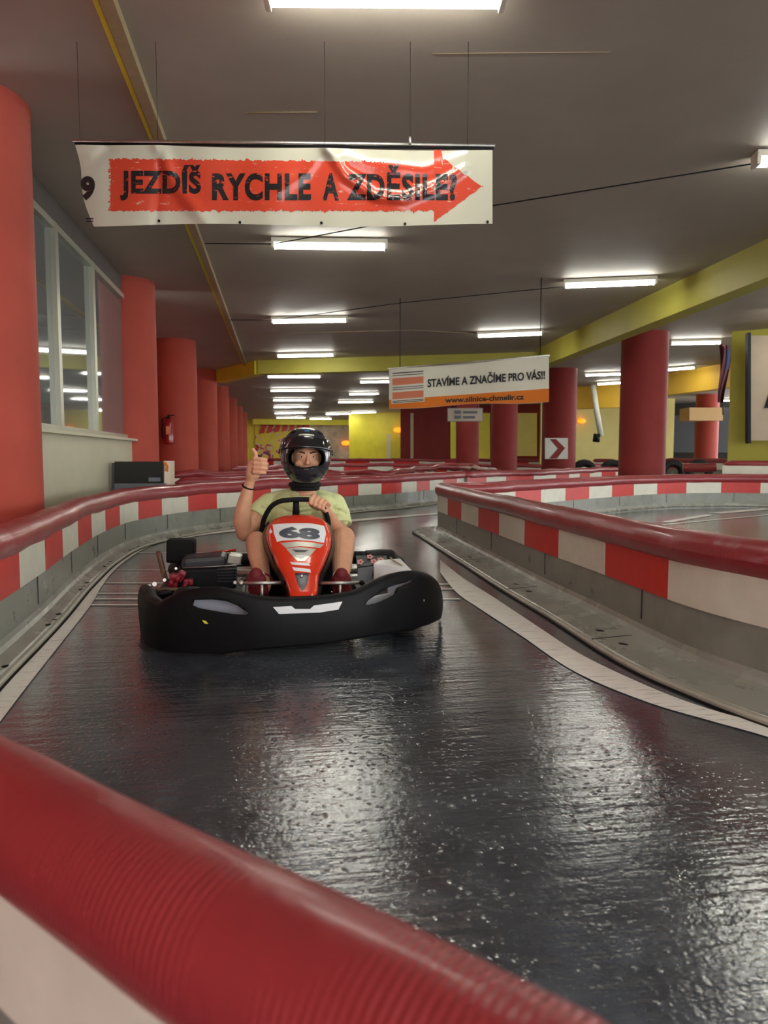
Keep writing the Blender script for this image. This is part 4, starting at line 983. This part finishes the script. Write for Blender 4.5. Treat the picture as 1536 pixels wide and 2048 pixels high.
# left arm to the wheel
cap_chain(b, [J(669, 1010, 1.01), J(674, 1036, .98), J(677, 1058, .94), J(677, 1072, .90)], [.055, .055, .050, .046], S)
cap_chain(b, [J(677, 1072, .90), J(670, 1058, .86), J(662, 1040, .80), J(654, 1024, .735), J(650, 1017, .715)], [.045, .048, .040, .029, .027], S)
cap_chain(b, [J(650, 1017, .715), J(645, 1006, .69)], [.027, .027], S); cap_chain(b, [J(632, 997, .695), J(650, 1007, .70)], [.020, .020], S)
for i in range(4):
    x = 625+8.2*i; y = 992+3.9*i; r = (.0112, .0115, .011, .010)[i]
    cap_chain(b, [J(x+9, y+6, .695), J(x+2, y-.5, .665), J(x-3.5, y+6, .633), J(x-4, y+14, .632)], [r*1.2, r*1.15, r, r], S)
    cap_chain(b, [J(x-4, y+14, .632), J(x+1, y+19, .655), J(x+5, y+17, .675)], [r, r*.95, r*.85], S)
cap_chain(b, [J(648, 1016, .70), J(636, 1017, .68), J(626, 1013, .668), J(621, 1009, .665)], [.016, .0135, .012, .010], S)
# legs
for hx, kn, sh1, sh2, an, kr in ((-.09, (514, 1084), (516, 1110), (521, 1135), (526, 1160), .058), (.14, (687, 1076), (686, 1104), (684, 1132), (682, 1160), .064)):
    kn = J(kn[0], kn[1], .655); cap_chain(b, [L3(hx, 1.06, .19), L3(hx*1.2, .92, .31), kn+KY*.05-V(0, 0, .012), kn], [.088, .078, .062, kr], S)
    cap_chain(b, [kn, J(*sh1, .57), J(*sh2, .47), J(*an, .37)], [kr, kr*.93, kr*.80, .040], S)
    ax = an[0]; cap_chain(b, [J(ax, 1160, .37), J(ax, 1172, .33)], [.040, .040], S)
body = organic('body', b, .0034, 5, person, M_skin)
# eyes and brows
for s_ in (-1, 1):
    mb = MB(); c = HD+fw*.080+KX*s_*.032+V(0, 0, .008); mb.ball(c+KY*.003, .0115, M_eye, n=16, k=10); e_ = mb.build('eye', person)
    mb = MB(); mb.ball(c+fw*.0062, (.0062, .004, .0062), M_iris, rot=KR, n=12, k=8); mb.build('iris', e_)
    mb = MB(); mb.tube([HD+fw*.092+KX*s_*.014+V(0, 0, .027), HD+fw*.092+KX*s_*.034+V(0, 0, .033), HD+fw*.080+KX*s_*.052+V(0, 0, .028)], [.004, .005, .003], M_brow, n=8); mb.build('eyebrow', person)
# t-shirt
b = MB(); S = M_shirt
cap_chain(b, [L3(.04, 1.09, .20), L3(.05, 1.07, .34), L3(.07, 1.04, .46), J(602, 1016, 1.02)], [.150, .150, .160, .135], S)
cap_chain(b, [L3(.0, 1.03, .42), J(572, 1022, .99)], [.12, .11], S); cap_chain(b, [L3(.14, 1.03, .42), J(640, 1022, .99)], [.12, .11], S)
cap_chain(b, [J(541, 1008, 1.02), J(575, 1001, 1.03)], [.066, .070], S); cap_chain(b, [J(667, 1008, 1.02), J(636, 1001, 1.03)], [.066, .070], S)
cap_chain(b, [J(538, 1009, 1.01), J(524, 1022, .98), J(512, 1036, .945)], [.068, .070, .068], S, flat=True)
cap_chain(b, [J(669, 1009, 1.01), J(675, 1028, .99), J(678, 1050, .96)], [.068, .074, .078], S, flat=True)
for k_ in range(7):    # cloth folds
    y = 1010+k_*9
    b.tube(catmull([J(560+k_*3, y, .90+.01*k_), J(590, y+9, .878+.012*k_), J(628-k_*3, y+4, .90+.01*k_)], .02), .014, S, n=8)
for k_ in range(3):
    b.tube(catmull([J(655+k_*4, 1018+k_*11, .93), J(676, 1013+k_*12, .912), J(694, 1024+k_*12, .93)], .02), .013, S, n=8)
    b.tube(catmull([J(518+k_*3, 1024-k_*6, .92), J(534+k_*4, 1030-k_*7, .915)], .02), .013, S, n=8)
shirt = organic('t_shirt', b, .0045, 4, person, M_shirt)
mb = MB(); n_ = 40
mb.tube([J(606, 990, .955)+KX*.072*math.cos(2*math.pi*i/n_)+KY*(.060*math.sin(2*math.pi*i/n_))+V(0, 0, .012*math.sin(2*math.pi*i/n_)) for i in range(n_)], .009, M_shirt, n=8, closed=True); mb.build('collar', shirt)
b = MB()
for hx, kn in ((-.09, (514, 1084)), (.14, (687, 1076))):
    kn = J(kn[0], kn[1], .655); h_ = L3(hx, 1.06, .19); cap_chain(b, [h_, h_.lerp(kn, .4)+V(0, 0, .01), h_.lerp(kn, .72)], [.110, .100, .092], M_shorts, flat=True)
cap_chain(b, [L3(-.06, 1.08, .19), L3(.12, 1.08, .19)], [.125, .125], M_shorts); organic('shorts', b, .006, 5, person, M_shorts)
# shoes
for hx, tx, an in ((521, 512, 525), (685, 683, 682)):
    b = MB(); heel = J(hx, 1190, .345); mid = J((hx+tx)/2, 1172, .29); toe = J(tx, 1149, .255)
    cap_chain(b, [heel, mid, toe], [.042, .046, .034], M_shoe); b.ball(J(tx, 1160, .262), (.050, .035, .045), M_shoe, rot=KR); b.ball(J((hx+tx)/2, 1178, .29), (.050, .04, .045), M_shoe, rot=KR)
    cap_chain(b, [heel+V(0, 0, .02), J(an, 1166, .36)], [.044, .046], M_shoe); sh_ = organic('shoe', b, .004, 5, person, M_shoe)
    mb = MB(); c = J(an, 1163, .37); ax_ = (J(an, 1135, .47)-c).normalized(); u_ = ax_.cross(KX).normalized(); v_ = ax_.cross(u_)
    mb.tube([c+(u_*math.cos(2*math.pi*i/24)+v_*math.sin(2*math.pi*i/24))*.049 for i in range(24)], .006, M_shoe, n=8, closed=True); mb.build('shoe_collar', sh_)
    mb = MB(); mb.tube(catmull([J(tx-19 if tx > 600 else tx+19, 1160, .27), J(tx-15 if tx > 600 else tx+15, 1146, .27), J(tx-5 if tx > 600 else tx+5, 1138, .27)], .01), .0022, M_white, n=6); mb.build('shoe_piping', sh_)
mb = MB(); c = J(496, 974, .825); ax_ = (J(501, 960, .815)-c).normalized(); u_ = ax_.cross(KY).normalized(); v_ = ax_.cross(u_)
mb.tube([c+(u_*math.cos(2*math.pi*i/28)+v_*math.sin(2*math.pi*i/28))*.032 for i in range(28)], .005, M_blackmatt, n=8, closed=True); mb.build('wristband', person)

# helmet
HC = J(611.5, 914, .92); HR = KR@Matrix.Rotation(math.radians(2), 3, 'Y')@Matrix.Rotation(math.radians(-2), 3, 'Z')
def hs(az, el, sc_=1.0, lift=0):
    """az 0 = facing forward, el up"""
    ce, se = math.cos(el), math.sin(el); p = .84
    x = math.copysign(abs(math.sin(az))**.92, math.sin(az))*abs(ce)**p; y = -math.cos(az)*abs(ce)**p; z = math.copysign(abs(se)**.94, se)
    low = max(0, -z); rx, ry, rz = .146*(1-.22*low**1.6), .170*(1-.10*low), .168
    X = rx*x; Y = ry*y-(.012*low if y < 0 else 0)+(.03*low*max(0, y)); Z = rz*z
    return HC+HR@(V(X, Y, Z)*sc_)
helm = empty('helmet', HC); helm.parent = person; helm.matrix_parent_inverse = person.matrix_basis.inverted()
mb = MB(); mb.grid(lambda u, v: hs(2*math.pi*u, math.radians(-62+152*v)), 72, 48, M_black); ho = mb.build('helmet_tmp')
bpy.data.objects.remove(helm)
M_helm = mat('helmet shell black', srgb(44, 46, 52), .22, coat=.7, spec=.5, bump=.02, bscale=200)
ho.data.materials.clear(); ho.data.materials.append(M_helm); ho.data.materials.append(M_blackmatt)
bake(ho, [('SOLIDIFY', dict(thickness=.036, offset=-1, material_offset=1, material_offset_rim=1))])
cp = []
for i in range(40):
    a_ = 2*math.pi*i/40; ca, sa = math.cos(a_), math.sin(a_); cp.append((612+38*math.copysign(abs(ca)**.62, ca), 915.5-(20 if sa > 0 else 19.5)*math.copysign(abs(sa)**.7, sa)))
bpy.context.view_layer.update()
cut(ho, [cutter(cp, .68, .90)])
ho.name = 'helmet'; ho.parent = person; ho.matrix_parent_inverse = person.matrix_basis.inverted()
for p in ho.data.polygons: p.use_smooth = True
rim = [(x, y) for x, y in cp]
def on_helm(x, y, sc_=1.0):
    """first point of the helmet surface on the way from the front"""
    best = None
    for i in range(60):
        az = math.radians(-90+180*i/59)
        for j in range(40):
            el = math.radians(-55+135*j/39); q = hs(az, el, sc_); d_ = q-C0; zz = d_.dot(FW); u_ = 768+F_PX*d_.dot(RH)/zz; w_ = 1024-F_PX*d_.dot(UP)/zz; e_ = (u_-x)**2+(w_-y)**2
            if best is None or e_ < best[0]: best = (e_, az, el)
    return hs(best[1], best[2], sc_)
mb = MB(); mb.tube([on_helm(x, y, 1.0) for x, y in rim[::2]], .005, M_blackmatt, n=8, closed=True); mb.build('rubber_seal', ho)
mb = MB()
def vis(u, v):
    az = math.radians(-82+164*u); lo = 10+6*math.sin(math.pi*u); hi = 34+4*math.sin(math.pi*u)
    return hs(az, math.radians(lo+(hi-lo)*v), 1.06-.015*v)
mb.grid(vis, 40, 10, M_blackgloss); vo = mb.build('visor', ho); bake(vo, [('SOLIDIFY', dict(thickness=.004, offset=0))])
for s_ in (-1, 1):
    mb = MB(); c = hs(math.radians(82*s_), math.radians(8), 1.03); c2_ = hs(math.radians(82*s_), math.radians(8), 1.08); mb.tube([c, c2_], .016, M_blackgloss, n=20); mb.build('visor_hinge', vo)
mb = MB(); mb.grid(lambda u, v: hs(math.radians(-7+14*u), math.radians(57+7*v), 1.006), 6, 4, M_logo); mb.build('badge', ho)
mb = MB(); mb.grid(lambda u, v: hs(math.radians(-22+42*u), math.radians(43+4*v+2*math.sin(u*3)), 1.006), 16, 3, M_silver); mb.build('silver_stripe', ho)
mb = MB(); mb.box(hs(0, math.radians(-22), 1.02), (.026, .010, .006), M_kblackdk, rot=KR, bev=.002); mb.build('visor_latch', ho)
for s_ in (-1, 1):
    mb = MB(); mb.grid(lambda u, v: hs(math.radians(s_*14+s_*16*u), math.radians(-34-5*v), 1.004), 6, 3, M_blackmatt); mb.build('chin_vent', ho)
    mb = MB(); mb.grid(lambda u, v: hs(math.radians(s_*(46+22*u)), math.radians(52-4*u+10*v), 1.02), 8, 4, M_blackmatt); mb.build('top_vent', ho)
mb = MB(); n_ = 36
for dz, rr in ((.006, .080), (-.014, .070)):
    mb.tube([J(610, 971, .94)+V(0, 0, dz)+KX*rr*math.cos(2*math.pi*i/n_)+KY*rr*math.sin(2*math.pi*i/n_) for i in range(n_)], .016, M_blackmatt, n=10, closed=True)
mb.build('neck_roll', ho)
